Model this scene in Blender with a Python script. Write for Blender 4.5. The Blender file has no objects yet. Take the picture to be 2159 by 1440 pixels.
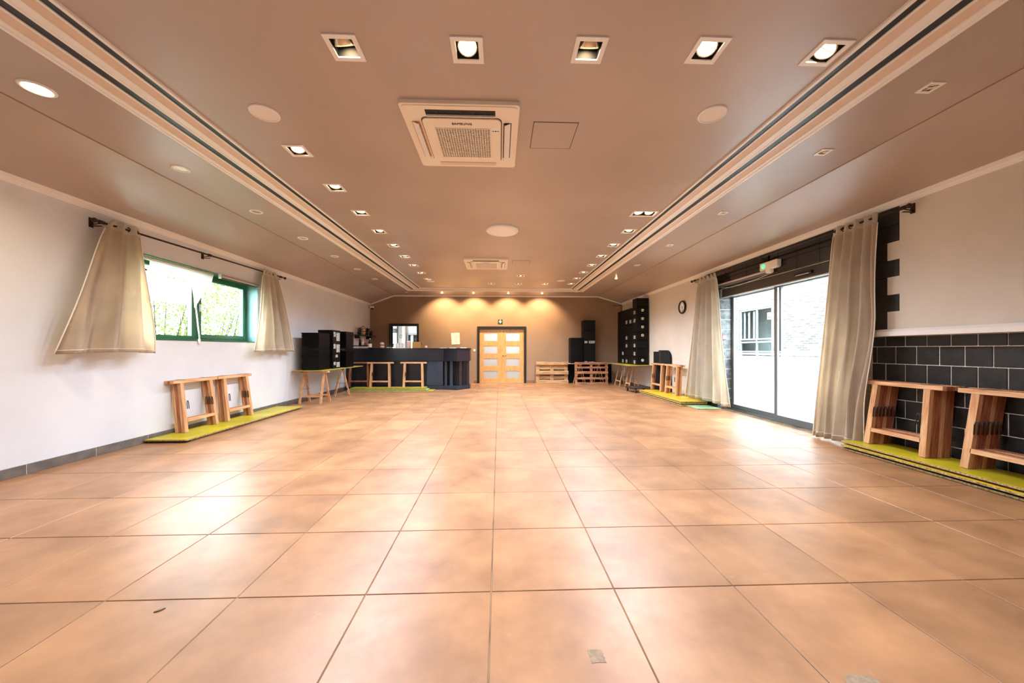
import bpy, bmesh, math, random
from mathutils import Vector, Matrix
random.seed(7)
D = bpy.data; SC = bpy.context.scene; COL = SC.collection
R = math.radians

# ------------------------------------------------------------------ camera, world, exposure
cd = D.cameras.new('camera'); cam = D.objects.new('camera', cd); COL.objects.link(cam)
cd.sensor_width = 36.0; cd.lens = 36.0 * 752 / 2159; cd.shift_y = 17 / 2159; cd.clip_start = 0.05
cam.location = (0, 0, 1.25); cam.rotation_euler = (R(90), 0, R(-2.095)); SC.camera = cam
SC.view_settings.view_transform = 'Standard'; SC.view_settings.look = 'None'
SC.view_settings.gamma = 1.0; SC.view_settings.use_curve_mapping = False
SC.view_settings.exposure = 1.63
SKY = 13.0
LAMP = 1.15
w = D.worlds.new('sky'); SC.world = w; w.use_nodes = True
bg = w.node_tree.nodes['Background']; bg.inputs[0].default_value = (0.80, 0.91, 1.0, 1); bg.inputs[1].default_value = SKY
# ------------------------------------------------------------------ materials
def lin(c):
    return tuple(((v / 255) / 12.92 if v / 255 <= 0.04045 else ((v / 255 + 0.055) / 1.055) ** 2.4) for v in c) + (1,)
MATS = {}
def mat(name, col, rough=0.5, metal=0.0, var=0.0, vscale=6.0, stretch=(1, 1, 1), bump=0.0, bscale=60.0, col2=None,
        spec=0.5, emit=None, coat=0.0, world=False, vcon=(0.35, 0.65), detail=4.0, rvar=0.0):
    m = D.materials.new(name); m.use_nodes = True; MATS[name] = m
    nt = m.node_tree; N = nt.nodes; L = nt.links; b = N['Principled BSDF']
    b.inputs['Base Color'].default_value = lin(col); b.inputs['Roughness'].default_value = rough
    b.inputs['Metallic'].default_value = metal; b.inputs['Specular IOR Level'].default_value = spec
    b.inputs['Coat Weight'].default_value = coat
    if emit:
        b.inputs['Emission Color'].default_value = lin(emit[0]); b.inputs['Emission Strength'].default_value = emit[1]
    if var or bump or col2 or rvar:
        if world:
            g = N.new('ShaderNodeNewGeometry'); src = g.outputs['Position']
        else:
            t = N.new('ShaderNodeTexCoord'); oi = N.new('ShaderNodeObjectInfo')
            ml = N.new('ShaderNodeMath'); ml.operation = 'MULTIPLY'; ml.inputs[1].default_value = 37.0
            L.new(oi.outputs['Random'], ml.inputs[0])
            ad = N.new('ShaderNodeVectorMath'); ad.operation = 'ADD'
            L.new(t.outputs['Object'], ad.inputs[0]); L.new(ml.outputs[0], ad.inputs[1]); src = ad.outputs[0]
        mp = N.new('ShaderNodeMapping'); mp.inputs['Scale'].default_value = stretch; L.new(src, mp.inputs['Vector'])
        n = N.new('ShaderNodeTexNoise'); n.inputs['Scale'].default_value = vscale; n.inputs['Detail'].default_value = detail
        L.new(mp.outputs[0], n.inputs['Vector'])
        if var or col2:
            c2 = col2 or tuple(max(0, min(255, v * (1 - var))) for v in col)
            c1 = col if col2 else tuple(max(0, min(255, v * (1 + var * 0.6))) for v in col)
            rp = N.new('ShaderNodeValToRGB'); rp.color_ramp.elements[0].position = vcon[0]; rp.color_ramp.elements[1].position = vcon[1]
            rp.color_ramp.elements[0].color = lin(c2); rp.color_ramp.elements[1].color = lin(c1)
            L.new(n.outputs['Fac'], rp.inputs[0]); L.new(rp.outputs[0], b.inputs['Base Color'])
        if rvar:
            mr = N.new('ShaderNodeMapRange'); mr.inputs['To Min'].default_value = rough - rvar; mr.inputs['To Max'].default_value = rough + rvar
            L.new(n.outputs['Fac'], mr.inputs['Value']); L.new(mr.outputs[0], b.inputs['Roughness'])
        if bump:
            n2 = N.new('ShaderNodeTexNoise'); n2.inputs['Scale'].default_value = bscale; n2.inputs['Detail'].default_value = 3
            L.new(mp.outputs[0], n2.inputs['Vector'])
            bp = N.new('ShaderNodeBump'); bp.inputs['Strength'].default_value = bump; bp.inputs['Distance'].default_value = 0.01
            L.new(n2.outputs['Fac'], bp.inputs['Height']); L.new(bp.outputs[0], b.inputs['Normal'])
    return m
mat('plaster_left', (222, 223, 225), 0.85, bump=0.05, bscale=120, var=0.02, vscale=1.5, world=True)
mat('plaster_right', (216, 207, 192), 0.85, bump=0.05, bscale=120, var=0.02, vscale=1.5, world=True)
mat('plaster_taupe', (158, 130, 104), 0.8, bump=0.05, bscale=120, var=0.03, vscale=1.5, world=True)
mat('ceiling_paint', (178, 160, 147), 0.36, var=0.04, vscale=0.9, world=True, bump=0.02, bscale=60, spec=0.9)
mat('white_trim', (242, 238, 232), 0.45)
mat('beige_band', (224, 200, 178), 0.6)
mat('slot_dark', (26, 29, 32), 0.4)
mat('white_metal', (238, 234, 228), 0.4)
mat('warm_white', (238, 226, 206), 0.45)
mat('black_matt', (10, 10, 11), 0.6)
mat('black_plastic', (6, 6, 7), 0.5, spec=0.25)
mat('black_gloss', (16, 17, 22), 0.25)
mat('black_fabric', (14, 14, 16), 0.95, bump=0.3, bscale=200)
mat('fur', (52, 42, 36), 1.0, bump=0.8, bscale=180)
mat('bar_black', (22, 23, 30), 0.32, var=0.2, vscale=3, rvar=0.08)
mat('bar_blue', (44, 54, 68), 0.35, var=0.2, vscale=3)
mat('bar_plum', (52, 40, 46), 0.4)
mat('door_wood', (214, 163, 100), 0.45, var=0.12, vscale=9, stretch=(6, 6, 0.5))
mat('wood', (226, 178, 128), 0.6, col2=(196, 136, 88), vscale=5, stretch=(9, 9, 0.7), bump=0.1, bscale=30)
mat('wood_x', (230, 184, 136), 0.6, col2=(200, 142, 94), vscale=5, stretch=(0.7, 9, 9), bump=0.1, bscale=30)
mat('wood_red', (186, 120, 80), 0.6, col2=(140, 78, 46), vscale=5, stretch=(9, 9, 0.7), bump=0.1, bscale=30)
mat('wood_pallet', (208, 172, 124), 0.75, col2=(164, 120, 78), vscale=4, stretch=(0.8, 8, 8), bump=0.2, bscale=30)
mat('wood_pallet_red', (196, 140, 100), 0.75, col2=(140, 88, 58), vscale=4, stretch=(0.8, 8, 8), bump=0.2, bscale=30)
mat('wood_dolly', (70, 60, 52), 0.8, col2=(38, 32, 28), vscale=4, stretch=(0.8, 8, 8))
mat('board_yellow', (194, 176, 34), 0.4, var=0.1, vscale=2)
mat('board_yellow_warm', (226, 184, 40), 0.4, var=0.08, vscale=2)
mat('board_green', (150, 200, 150), 0.4, var=0.15, vscale=3)
mat('board_edge', (206, 178, 118), 0.85, col2=(128, 96, 58), vscale=60, detail=6)
mat('board_under', (52, 58, 30), 0.7)
mat('steel', (150, 148, 142), 0.3, metal=1.0)
mat('dark_steel', (70, 66, 60), 0.4, metal=0.9)
mat('bronze', (58, 46, 38), 0.35, metal=0.7)
mat('curtain', (222, 203, 178), 0.95, bump=0.25, bscale=320, var=0.03, vscale=4)
mat('curtain_band', (232, 220, 202), 0.9, bump=0.1, bscale=300)
mat('curtain_pale', (224, 212, 190), 0.6, bump=0.15, bscale=320, var=0.03, vscale=4)
mat('curtain_cord', (240, 232, 216), 0.8)
mat('alu_dark', (66, 64, 60), 0.4, metal=0.3)
mat('alu_grey', (112, 116, 116), 0.4, metal=0.3)
mat('alu_light', (205, 205, 203), 0.35, metal=0.3)
mat('win_green', (44, 104, 74), 0.4)
mat('win_reveal', (112, 158, 158), 0.5)
mat('stone_black', (12, 12, 14), 0.42, col2=(40, 39, 37), vscale=9, vcon=(0.36, 0.8), bump=0.25, bscale=40)
mat('stone_gloss', (16, 16, 18), 0.16, col2=(26, 26, 28), vscale=9, vcon=(0.3, 0.8))
mat('stone_daylit', (112, 116, 118), 0.6, var=0.25, vscale=12, bump=0.2, bscale=50)  # black jamb stone made paler, its daylight put into the colour
mat('mortar', (232, 226, 214), 0.9, var=0.1, vscale=40, world=True)
mat('grout', (70, 52, 38), 0.85, col2=(150, 120, 92), vscale=3, world=True, vcon=(0.4, 0.7))
mat('baseboard_tile', (112, 104, 96), 0.5, var=0.12, vscale=8)
mat('baseboard_warm', (140, 104, 76), 0.5, var=0.12, vscale=8)
mat('paper', (240, 234, 222), 0.8)
mat('ink', (40, 38, 36), 0.8)
mat('ink_soft', (150, 138, 126), 0.8)
mat('label_paper', (222, 218, 208), 0.8, col2=(96, 92, 88), vscale=70, vcon=(0.45, 0.6))
mat('exit_green', (14, 66, 36), 0.5)
mat('led_green', (20, 220, 90), 0.4, emit=((20, 240, 90), 4.0))
mat('red_plastic', (206, 70, 66), 0.5)
mat('ring_white', (236, 232, 216), 0.6)
mat('bottle_brown', (54, 28, 18), 0.2)
mat('terracotta', (176, 96, 70), 0.6)
mat('skin_pink', (226, 178, 152), 0.6)
mat('clear_cup', (214, 204, 198), 0.2)
mat('cardboard', (176, 122, 62), 0.85)
mat('basket', (188, 138, 88), 0.8, col2=(110, 70, 40), vscale=30)
mat('leaf_dark', (30, 48, 26), 0.6, var=0.4, vscale=20)
def leafy():
    m = D.materials.new('leaf_bright'); m.use_nodes = True; MATS['leaf_bright'] = m; N = m.node_tree.nodes; L = m.node_tree.links
    N.remove(N['Principled BSDF']); t = N.new('ShaderNodeBsdfTranslucent'); d = N.new('ShaderNodeBsdfDiffuse')
    t.inputs[0].default_value = lin((92, 108, 46)); d.inputs[0].default_value = lin((60, 74, 30)); ms = N.new('ShaderNodeMixShader'); ms.inputs[0].default_value = 0.5
    L.new(t.outputs[0], ms.inputs[1]); L.new(d.outputs[0], ms.inputs[2]); L.new(ms.outputs[0], N['Material Output'].inputs[0])
leafy()
mat('bark', (34, 30, 24), 0.9)
mat('lamp_lit', (255, 240, 210), 0.4, emit=((255, 226, 176), 14.0))
mat('lamp_lit_soft', (255, 240, 210), 0.4, emit=((255, 232, 190), 5.0))
mat('lamp_lit_hot', (255, 240, 210), 0.4, emit=((255, 200, 130), 60.0))
mat('reflector', (230, 214, 184), 0.25, metal=0.8)
mat('speaker_mesh', (232, 224, 214), 0.7)
mat('tube_pink', (196, 176, 172), 0.3)
mat('concrete_out', (120, 120, 118), 0.9, var=0.1, vscale=2, world=True)
mat('grass_out', (70, 80, 56), 0.95, var=0.2, vscale=2, world=True)
mat('tape_grey', (150, 126, 98), 0.7, var=0.1, vscale=60)
mat('room_white', (232, 230, 226), 0.85)
mat('frame_grey', (160, 170, 176), 0.5)
mat('window_interior', (84, 94, 96), 0.6)
mat('window_white', (104, 108, 108), 0.5)
mat('teal_print', (120, 176, 172), 0.6)
def special():
    # floor tile: brown stoneware with clouding, a little tone shift per tile, dusty scuffs
    m = D.materials.new('floor_tile'); m.use_nodes = True; MATS['floor_tile'] = m
    N = m.node_tree.nodes; L = m.node_tree.links; b = N['Principled BSDF']
    g = N.new('ShaderNodeNewGeometry'); oi = N.new('ShaderNodeObjectInfo')
    n1 = N.new('ShaderNodeTexNoise'); n1.inputs['Scale'].default_value = 2.2; n1.inputs['Detail'].default_value = 6; n1.inputs['Roughness'].default_value = 0.6
    L.new(g.outputs['Position'], n1.inputs['Vector'])
    rp = N.new('ShaderNodeValToRGB'); e = rp.color_ramp.elements
    e[0].position = 0.32; e[0].color = lin((142, 99, 65)); e[1].position = 0.68; e[1].color = lin((180, 130, 88))
    L.new(n1.outputs['Fac'], rp.inputs[0])
    hsv = N.new('ShaderNodeHueSaturation'); L.new(rp.outputs[0], hsv.inputs['Color'])
    mr = N.new('ShaderNodeMapRange'); mr.inputs['To Min'].default_value = 0.9; mr.inputs['To Max'].default_value = 1.1
    L.new(oi.outputs['Random'], mr.inputs['Value']); L.new(mr.outputs[0], hsv.inputs['Value'])
    n2 = N.new('ShaderNodeTexNoise'); n2.inputs['Scale'].default_value = 5.0; n2.inputs['Detail'].default_value = 10; n2.inputs['Roughness'].default_value = 0.75
    L.new(g.outputs['Position'], n2.inputs['Vector'])
    r2 = N.new('ShaderNodeValToRGB'); r2.color_ramp.elements[0].position = 0.62; r2.color_ramp.elements[1].position = 0.8
    r2.color_ramp.elements[1].color = (0.45, 0.45, 0.45, 1); L.new(n2.outputs['Fac'], r2.inputs[0])
    mx = N.new('ShaderNodeMix'); mx.data_type = 'RGBA'; L.new(r2.outputs[0], mx.inputs['Factor']); L.new(hsv.outputs[0], mx.inputs['A'])
    mx.inputs['B'].default_value = lin((206, 178, 148)); L.new(mx.outputs['Result'], b.inputs['Base Color'])
    m3 = N.new('ShaderNodeMapRange'); m3.inputs['From Min'].default_value = 0.3; m3.inputs['From Max'].default_value = 0.7
    m3.inputs['To Min'].default_value = 0.33; m3.inputs['To Max'].default_value = 0.44
    L.new(n2.outputs['Fac'], m3.inputs['Value']); L.new(m3.outputs[0], b.inputs['Roughness'])
    bp = N.new('ShaderNodeBump'); bp.inputs['Strength'].default_value = 0.06; bp.inputs['Distance'].default_value = 0.004
    n4 = N.new('ShaderNodeTexNoise'); n4.inputs['Scale'].default_value = 9; L.new(g.outputs['Position'], n4.inputs['Vector'])
    L.new(n4.outputs['Fac'], bp.inputs['Height']); L.new(bp.outputs[0], b.inputs['Normal'])
    b.inputs['Specular IOR Level'].default_value = 0.6
    # clear glass: thin pane
    m = D.materials.new('glass'); m.use_nodes = True; MATS['glass'] = m; N = m.node_tree.nodes; L = m.node_tree.links
    N.remove(N['Principled BSDF']); t = N.new('ShaderNodeBsdfTransparent'); gl = N.new('ShaderNodeBsdfGlossy'); gl.inputs['Roughness'].default_value = 0.02
    t.inputs[0].default_value = (0.95, 0.97, 0.96, 1)
    fr = N.new('ShaderNodeLayerWeight'); pw = N.new('ShaderNodeMath'); pw.operation = 'POWER'; pw.inputs[1].default_value = 5.0
    sc_ = N.new('ShaderNodeMath'); sc_.operation = 'MULTIPLY_ADD'; sc_.inputs[1].default_value = 0.5; sc_.inputs[2].default_value = 0.03
    L.new(fr.outputs['Facing'], pw.inputs[0]); L.new(pw.outputs[0], sc_.inputs[0]); ms = N.new('ShaderNodeMixShader')
    L.new(sc_.outputs[0], ms.inputs[0]); L.new(t.outputs[0], ms.inputs[1]); L.new(gl.outputs[0], ms.inputs[2]); L.new(ms.outputs[0], N['Material Output'].inputs[0])
    for nm, c, k in (('frosted', (0.93, 0.95, 0.96, 1), 0.12), ('blind_cloth', (0.80, 0.80, 0.76, 1), 0.25)):
        m = D.materials.new(nm); m.use_nodes = True; MATS[nm] = m; N = m.node_tree.nodes; L = m.node_tree.links
        N.remove(N['Principled BSDF']); t = N.new('ShaderNodeBsdfTranslucent'); d = N.new('ShaderNodeBsdfDiffuse'); t.inputs[0].default_value = c; d.inputs[0].default_value = c
        ms = N.new('ShaderNodeMixShader'); ms.inputs[0].default_value = k; L.new(t.outputs[0], ms.inputs[1]); L.new(d.outputs[0], ms.inputs[2]); L.new(ms.outputs[0], N['Material Output'].inputs[0])
    # whitewashed brick of the house across the yard (too far to pick the bricks apart)
    m = D.materials.new('brick_white'); m.use_nodes = True; MATS['brick_white'] = m; N = m.node_tree.nodes; L = m.node_tree.links; b = N['Principled BSDF']
    g = N.new('ShaderNodeNewGeometry'); sp = N.new('ShaderNodeSeparateXYZ'); cb = N.new('ShaderNodeCombineXYZ')
    L.new(g.outputs['Position'], sp.inputs[0]); L.new(sp.outputs['Y'], cb.inputs['X']); L.new(sp.outputs['Z'], cb.inputs['Y'])
    br = N.new('ShaderNodeTexBrick'); br.inputs['Scale'].default_value = 1.0; br.inputs['Brick Width'].default_value = 0.22; br.inputs['Row Height'].default_value = 0.075
    br.inputs['Mortar Size'].default_value = 0.008; br.inputs['Color1'].default_value = lin((84, 80, 77)); br.inputs['Color2'].default_value = lin((58, 54, 51)); br.inputs['Mortar'].default_value = lin((120, 118, 115))
    L.new(cb.outputs[0], br.inputs['Vector']); L.new(br.outputs[0], b.inputs['Base Color']); b.inputs['Roughness'].default_value = 0.9
special()
M = MATS

# ------------------------------------------------------------------ mesh helpers
def box(bm, x0, x1, y0, y1, z0, z1, mx=None):
    vs = [bm.verts.new((x, y, z)) for z in (z0, z1) for y in (y0, y1) for x in (x0, x1)]
    if mx is not None:
        for v in vs: v.co = mx @ v.co
    for f in ((0, 2, 3, 1), (4, 5, 7, 6), (0, 1, 5, 4), (2, 6, 7, 3), (0, 4, 6, 2), (1, 3, 7, 5)):
        bm.faces.new([vs[i] for i in f])
    return vs
def bev(bm, w, seg=1):
    bmesh.ops.bevel(bm, geom=bm.edges[:], offset=w, segments=seg, affect='EDGES', profile=0.5)
def prism(bm, pts, a0, a1, axis='z'):
    """polygon pts (2D) extruded from a0 to a1; axis z: (x,y); y: (x,z); x: (y,z)"""
    def P(p, a):
        return {'z': (p[0], p[1], a), 'y': (p[0], a, p[1]), 'x': (a, p[0], p[1])}[axis]
    A = [bm.verts.new(P(p, a0)) for p in pts]; B = [bm.verts.new(P(p, a1)) for p in pts]
    n = len(pts)
    for i in range(n): bm.faces.new((A[i], A[(i + 1) % n], B[(i + 1) % n], B[i]))
    bm.faces.new(A); bm.faces.new(B)
    bmesh.ops.recalc_face_normals(bm, faces=bm.faces[:])
def beam(bm, p, q, a, b, up=(0, 0, 1)):
    p = Vector(p); q = Vector(q); d = (q - p).normalized(); u = Vector(up)
    s = d.cross(u)
    if s.length < 1e-4: s = d.cross(Vector((0, 1, 0)))
    s.normalize(); u = s.cross(d).normalized()
    vs = []
    for c in (p, q):
        for i, j in ((-1, -1), (1, -1), (1, 1), (-1, 1)): vs.append(bm.verts.new(c + s * a * i / 2 + u * b * j / 2))
    for f in ((3, 2, 1, 0), (4, 5, 6, 7), (0, 1, 5, 4), (1, 2, 6, 5), (2, 3, 7, 6), (3, 0, 4, 7)): bm.faces.new([vs[i] for i in f])
def tube(bm, pts, r, seg=8, closed=False):
    pts = [Vector(p) for p in pts]; n = len(pts); rings = []; prev = None
    for i, p in enumerate(pts):
        if closed: t = pts[(i + 1) % n] - pts[i - 1]
        else: t = pts[min(i + 1, n - 1)] - pts[max(i - 1, 0)]
        t.normalize()
        u = prev - t * prev.dot(t) if prev is not None else t.cross(Vector((0.31, 0.52, 0.79)))
        if u.length < 1e-5: u = t.cross(Vector((1, 0, 0)))
        u.normalize(); prev = u; v = t.cross(u)
        rr = r[i] if isinstance(r, (list, tuple)) else r
        rings.append([bm.verts.new(p + (u * math.cos(a) + v * math.sin(a)) * rr) for a in [2 * math.pi * k / seg for k in range(seg)]])
    for i in range(n if closed else n - 1):
        A = rings[i]; B = rings[(i + 1) % n]
        for k in range(seg): bm.faces.new((A[k], A[(k + 1) % seg], B[(k + 1) % seg], B[k]))
    if not closed:
        bm.faces.new(rings[0][::-1]); bm.faces.new(rings[-1])
def lathe(bm, prof, c=(0, 0, 0), seg=16, mx=None, cap=True):
    rings = []
    for r, z in prof:
        ring = []
        for k in range(seg):
            a = 2 * math.pi * k / seg; co = Vector((r * math.cos(a), r * math.sin(a), z))
            if mx is not None: co = mx @ co
            ring.append(bm.verts.new(co + Vector(c)))
        rings.append(ring)
    for A, B in zip(rings, rings[1:]):
        for k in range(seg): bm.faces.new((A[k], A[(k + 1) % seg], B[(k + 1) % seg], B[k]))
    if cap:
        bm.faces.new(rings[0][::-1]); bm.faces.new(rings[-1])
NB = bmesh.new
def mesh(name, bm, m, smooth=False):
    bmesh.ops.recalc_face_normals(bm, faces=bm.faces[:])
    me = D.meshes.new(name); bm.to_mesh(me); bm.free(); me.materials.append(M[m])
    if smooth:
        for p in me.polygons: p.use_smooth = True
    return me
def tag(o, label=None, cat=None, group=None, kind=None):
    if label: o['label'] = label
    if cat: o['category'] = cat
    if group: o['group'] = group
    if kind: o['kind'] = kind
    return o
def part(name, bm, m, parent=None, smooth=False, label=None, local=False):
    """a mesh object under parent; vertices given in world coordinates unless local"""
    me = mesh(name, bm, m, smooth); o = D.objects.new(name, me); COL.objects.link(o)
    if parent is not None:
        o.parent = parent
        if not local:
            inv = wmat(parent).inverted()
            me.transform(inv)
    if label: o['label'] = label
    return o
def wmat(o):
    m = Matrix.LocRotScale(o.location, o.rotation_euler, o.scale)
    return wmat(o.parent) @ m if o.parent else m
def thing(name, label, cat, loc=(0, 0, 0), rot=(0, 0, 0), group=None, kind=None):
    o = D.objects.new(name, None); COL.objects.link(o); o.location = loc; o.rotation_euler = rot; o.empty_display_size = 0.1
    return tag(o, label, cat, group, kind)
def single(name, bm, m, label, cat, group=None, smooth=False, kind=None):
    """a thing that is one mesh; its origin goes to the centre of its base"""
    xs = [v.co for v in bm.verts]
    c = Vector(((min(p.x for p in xs) + max(p.x for p in xs)) / 2, (min(p.y for p in xs) + max(p.y for p in xs)) / 2, min(p.z for p in xs)))
    me = mesh(name, bm, m, smooth); me.transform(Matrix.Translation(-c))
    o = D.objects.new(name, me); COL.objects.link(o); o.location = c
    return tag(o, label, cat, group, kind)
def struct(name, bm, m, parent=None, smooth=False):
    o = part(name, bm, m, parent, smooth)
    if parent is None: o['kind'] = 'structure'
    return o
def inst(src, loc, rot=(0, 0, 0), parent=None, scale=(1, 1, 1), label=None, group=None):
    o = src.copy(); COL.objects.link(o); o.location = loc; o.rotation_euler = rot; o.scale = scale
    o.parent = parent
    if label: o['label'] = label
    if group: o['group'] = group
    return o
def copy_tree(src, loc=None, rot=None, parent=None, label=None, group=None, scale=None):
    o = src.copy(); COL.objects.link(o); o.parent = parent
    if loc is not None: o.location = loc
    if rot is not None: o.rotation_euler = rot
    if scale is not None: o.scale = scale
    if label: o['label'] = label
    if group: o['group'] = group
    for ch in list(src.children): copy_tree(ch, parent=o)
    return o
def drop(root):
    for ch in list(root.children): drop(ch)
    D.objects.remove(root)
def text(body, size, m, loc, rot, parent, ext=0.001):
    c = D.curves.new('lettering', 'FONT'); c.body = body; c.size = size; c.extrude = ext; c.align_x = 'CENTER'; c.align_y = 'CENTER'
    o = D.objects.new('lettering', c); COL.objects.link(o); c.materials.append(M[m]); o.parent = parent
    bpy.context.view_layer.update()
    me = D.meshes.new_from_object(o.evaluated_get(bpy.context.evaluated_depsgraph_get())); D.objects.remove(o)
    o = D.objects.new('lettering', me); COL.objects.link(o); o.parent = parent
    o.location = wmat(parent).inverted() @ Vector(loc); o.rotation_euler = rot
    return o

# ------------------------------------------------------------------ room dimensions
XL, XR, YF, YB, ZC = -4.74, 4.65, 13.30, -0.6, 3.25
KL, KR = -3.87, 3.72          # where the flat ceiling turns down
ZL, ZR = 2.92, 2.98           # ceiling height at the side walls

# ------------------------------------------------------------------ floor of separate tiles
bm = NB(); box(bm, XL, 5.0, YB, YF, -0.1, -0.004); floor = struct('floor', bm, 'grout')
T = 0.64; GX, GY = -0.04, 1.845
def tile_mesh(w, h):
    b = NB(); box(b, -w / 2, w / 2, -h / 2, h / 2, -0.009, 0.0); bev(b, 0.002)
    return mesh('tile', b, 'floor_tile')
tile_cache = {}
xe = [XL] + [GX + T * k for k in range(-7, 8)] + [XR]
ye = [GY + T * k for k in range(-1, 18)] + [YF]
ntile = 0
stuffbm = NB()
for i in range(len(xe) - 1):
    for j in range(-3, len(ye) - 1):
        y0, y1 = (ye[j], ye[j + 1]) if j >= 0 else (GY + T * (j - 1), GY + T * j)
        y0 = max(y0, YB)
        x0, x1 = xe[i], xe[i + 1]
        g = 0.003
        if y1 - y0 < 0.05 or x1 - x0 < 0.03: continue
        if j < 0:
            box(stuffbm, x0 + g, x1 - g, y0 + g, y1 - g, -0.009, 0); continue
        k = (round(x1 - x0, 3), round(y1 - y0, 3))
        if k not in tile_cache: tile_cache[k] = tile_mesh(k[0] - 2 * g, k[1] - 2 * g)
        o = D.objects.new('tile', tile_cache[k]); COL.objects.link(o); o.parent = floor; o.location = ((x0 + x1) / 2, (y0 + y1) / 2, 0); ntile += 1
o = part('tile_field', stuffbm, 'floor_tile', floor); o['kind'] = 'stuff'

# ------------------------------------------------------------------ walls
bm = NB()
WY0, WY1, WZ0, WZ1 = 4.72, 7.19, 1.385, 2.53
TH = 0.32
box(bm, XL - TH, XL, YB, WY0, 0, 3.3); box(bm, XL - TH, XL, WY1, YF, 0, 3.3)
box(bm, XL - TH, XL, WY0, WY1, 0, WZ0); box(bm, XL - TH, XL, WY0, WY1, WZ1, 3.3)
struct('wall_left', bm, 'plaster_left')
# far wall with the hatch opening
HX0, HX1, HZ0, HZ1 = -3.97, -3.03, 1.24, 2.13
bm = NB()
for a in ((XL - TH, HX0, 0, 3.4), (HX1, -0.80, 0, 3.4), (1.0, 5.0, 0, 3.4), (HX0, HX1, 0, HZ0), (HX0, HX1, HZ1, 3.4), (-0.80, 1.0, 2.11, 3.4)):
    box(bm, a[0], a[1], YF, YF + 0.2, a[2], a[3])
struct('wall_far', bm, 'plaster_taupe')
bm = NB(); box(bm, XL - TH, 5.2, YB - 0.2, YB, 0, 3.4); struct('wall_back', bm, 'plaster_left')
# right wall: masonry core, plaster lining, stone courses
DY0, DY1, DZ = 4.62, 7.43, 2.52
XS = 4.70           # core face behind the stones
XW = 4.82           # recessed face under the ledge
bm = NB()
box(bm, XS, 5.02, DY1, YF, 0, 3.3); box(bm, XS, 5.02, 4.44, DY0, 0, DZ); box(bm, XS, 5.02, 4.18, DY1, DZ, 3.3); box(bm, XS, 5.02, 4.18, 4.44, 1.41, DZ)
box(bm, XS, 5.02, YB, 4.18, 1.41, 3.3); box(bm, XW, 5.02, YB, 4.44, 0, 1.41)
wr = struct('wall_right', bm, 'mortar')
bm = NB()
box(bm, XR, XS, 7.86, YF, 0, 3.0); box(bm, XR, XS, YB, 3.975, 1.45, 3.0)
for z0, z1 in ((2.31, 2.52), (1.90, 2.11), (1.45, 1.70)): box(bm, XR, XS, 3.975, 4.105, z0, z1)
box(bm, XR, XS, 3.975, 7.86, 2.925, 3.0)
part('plaster', bm, 'plaster_right', wr)
bm = NB(); prism(bm, [(4.60, 1.41), (4.60, 1.46), (4.63, 1.49), (4.72, 1.49), (4.72, 1.41)], YB, 4.18, 'y')
o = part('ledge', bm, 'white_trim', wr)
stone_cache = {}
def stone(x0, x1, y0, y1, z0, z1, m='stone_black', name='stone'):
    k = (round(x1 - x0, 3), round(y1 - y0, 3), round(z1 - z0, 3), m)
    if k not in stone_cache:
        b = NB(); box(b, -k[0] / 2, k[0] / 2, -k[1] / 2, k[1] / 2, -k[2] / 2, k[2] / 2); bev(b, 0.004)
        stone_cache[k] = mesh(name, b, m)
    o = D.objects.new(name, stone_cache[k]); COL.objects.link(o); o.parent = wr
    o.location = ((x0 + x1) / 2 + random.uniform(-0.0025, 0.0025), (y0 + y1) / 2, (z0 + z1) / 2)
rows = [(1.285, 1.41), (1.075, 1.285), (0.86, 1.075), (0.645, 0.86), (0.43, 0.645), (0.215, 0.43), (0.0, 0.215)]
S = 0.214
for r, (z0, z1) in enumerate(rows):
    y = 4.18
    edges = [4.43]
    e = 4.17 - (0.0 if r % 2 == 0 else S * 0.45)
    e = 4.19 - S * (0.15 if r % 2 else 0.62) + S
    while e > 1.6:
        edges.append(e); e -= S
    for a, b_ in zip(edges, edges[1:]): stone(XW - 0.008, XW + 0.006, b_ + 0.0045, a - 0.0045, z0 + 0.0045, z1 - 0.0045)
for z0, z1, ye_ in ((2.725, 2.93, 3.98), (2.52, 2.725, 3.98), (2.31, 2.52, 4.11), (2.11, 2.31, 3.98), (1.90, 2.11, 4.11), (1.70, 1.90, 3.98), (1.49, 1.70, 4.11)):
    stone(XR + 0.012, XS + 0.004, ye_ + 0.003, 4.615, z0 + 0.003, z1 - 0.003)
for k in range(7): stone(XR + 0.012, XS + 0.004, 4.45, 4.615, 0.213 * k + 0.003, 0.213 * (k + 1) - 0.003)
ly = [4.62, 5.02, 5.42, 5.80, 6.18, 6.55, 6.90, 7.20, 7.47, 7.86]
for a, b_ in zip(ly, ly[1:]):
    for z0, z1 in ((2.52, 2.725), (2.725, 2.93)): stone(XR + 0.012, XS + 0.004, a + 0.002, b_ - 0.002, z0 + 0.002, z1 - 0.002, 'stone_gloss')
for k in range(12):
    z0, z1 = 0.21 * k, 0.21 * (k + 1)
    stone(XR + 0.012, XS + 0.004, 7.455, 7.86, z0 + 0.003, z1 - 0.003)
    stone(XR + 0.012, 5.0, 7.421, 7.45, z0 + 0.006, z1 - 0.006, 'stone_daylit', 'jamb_stone')
    stone(5.025, 5.10, 7.40, 7.45, z0 + 0.004, z1 - 0.004, 'stone_daylit', 'jamb_stone')

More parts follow.
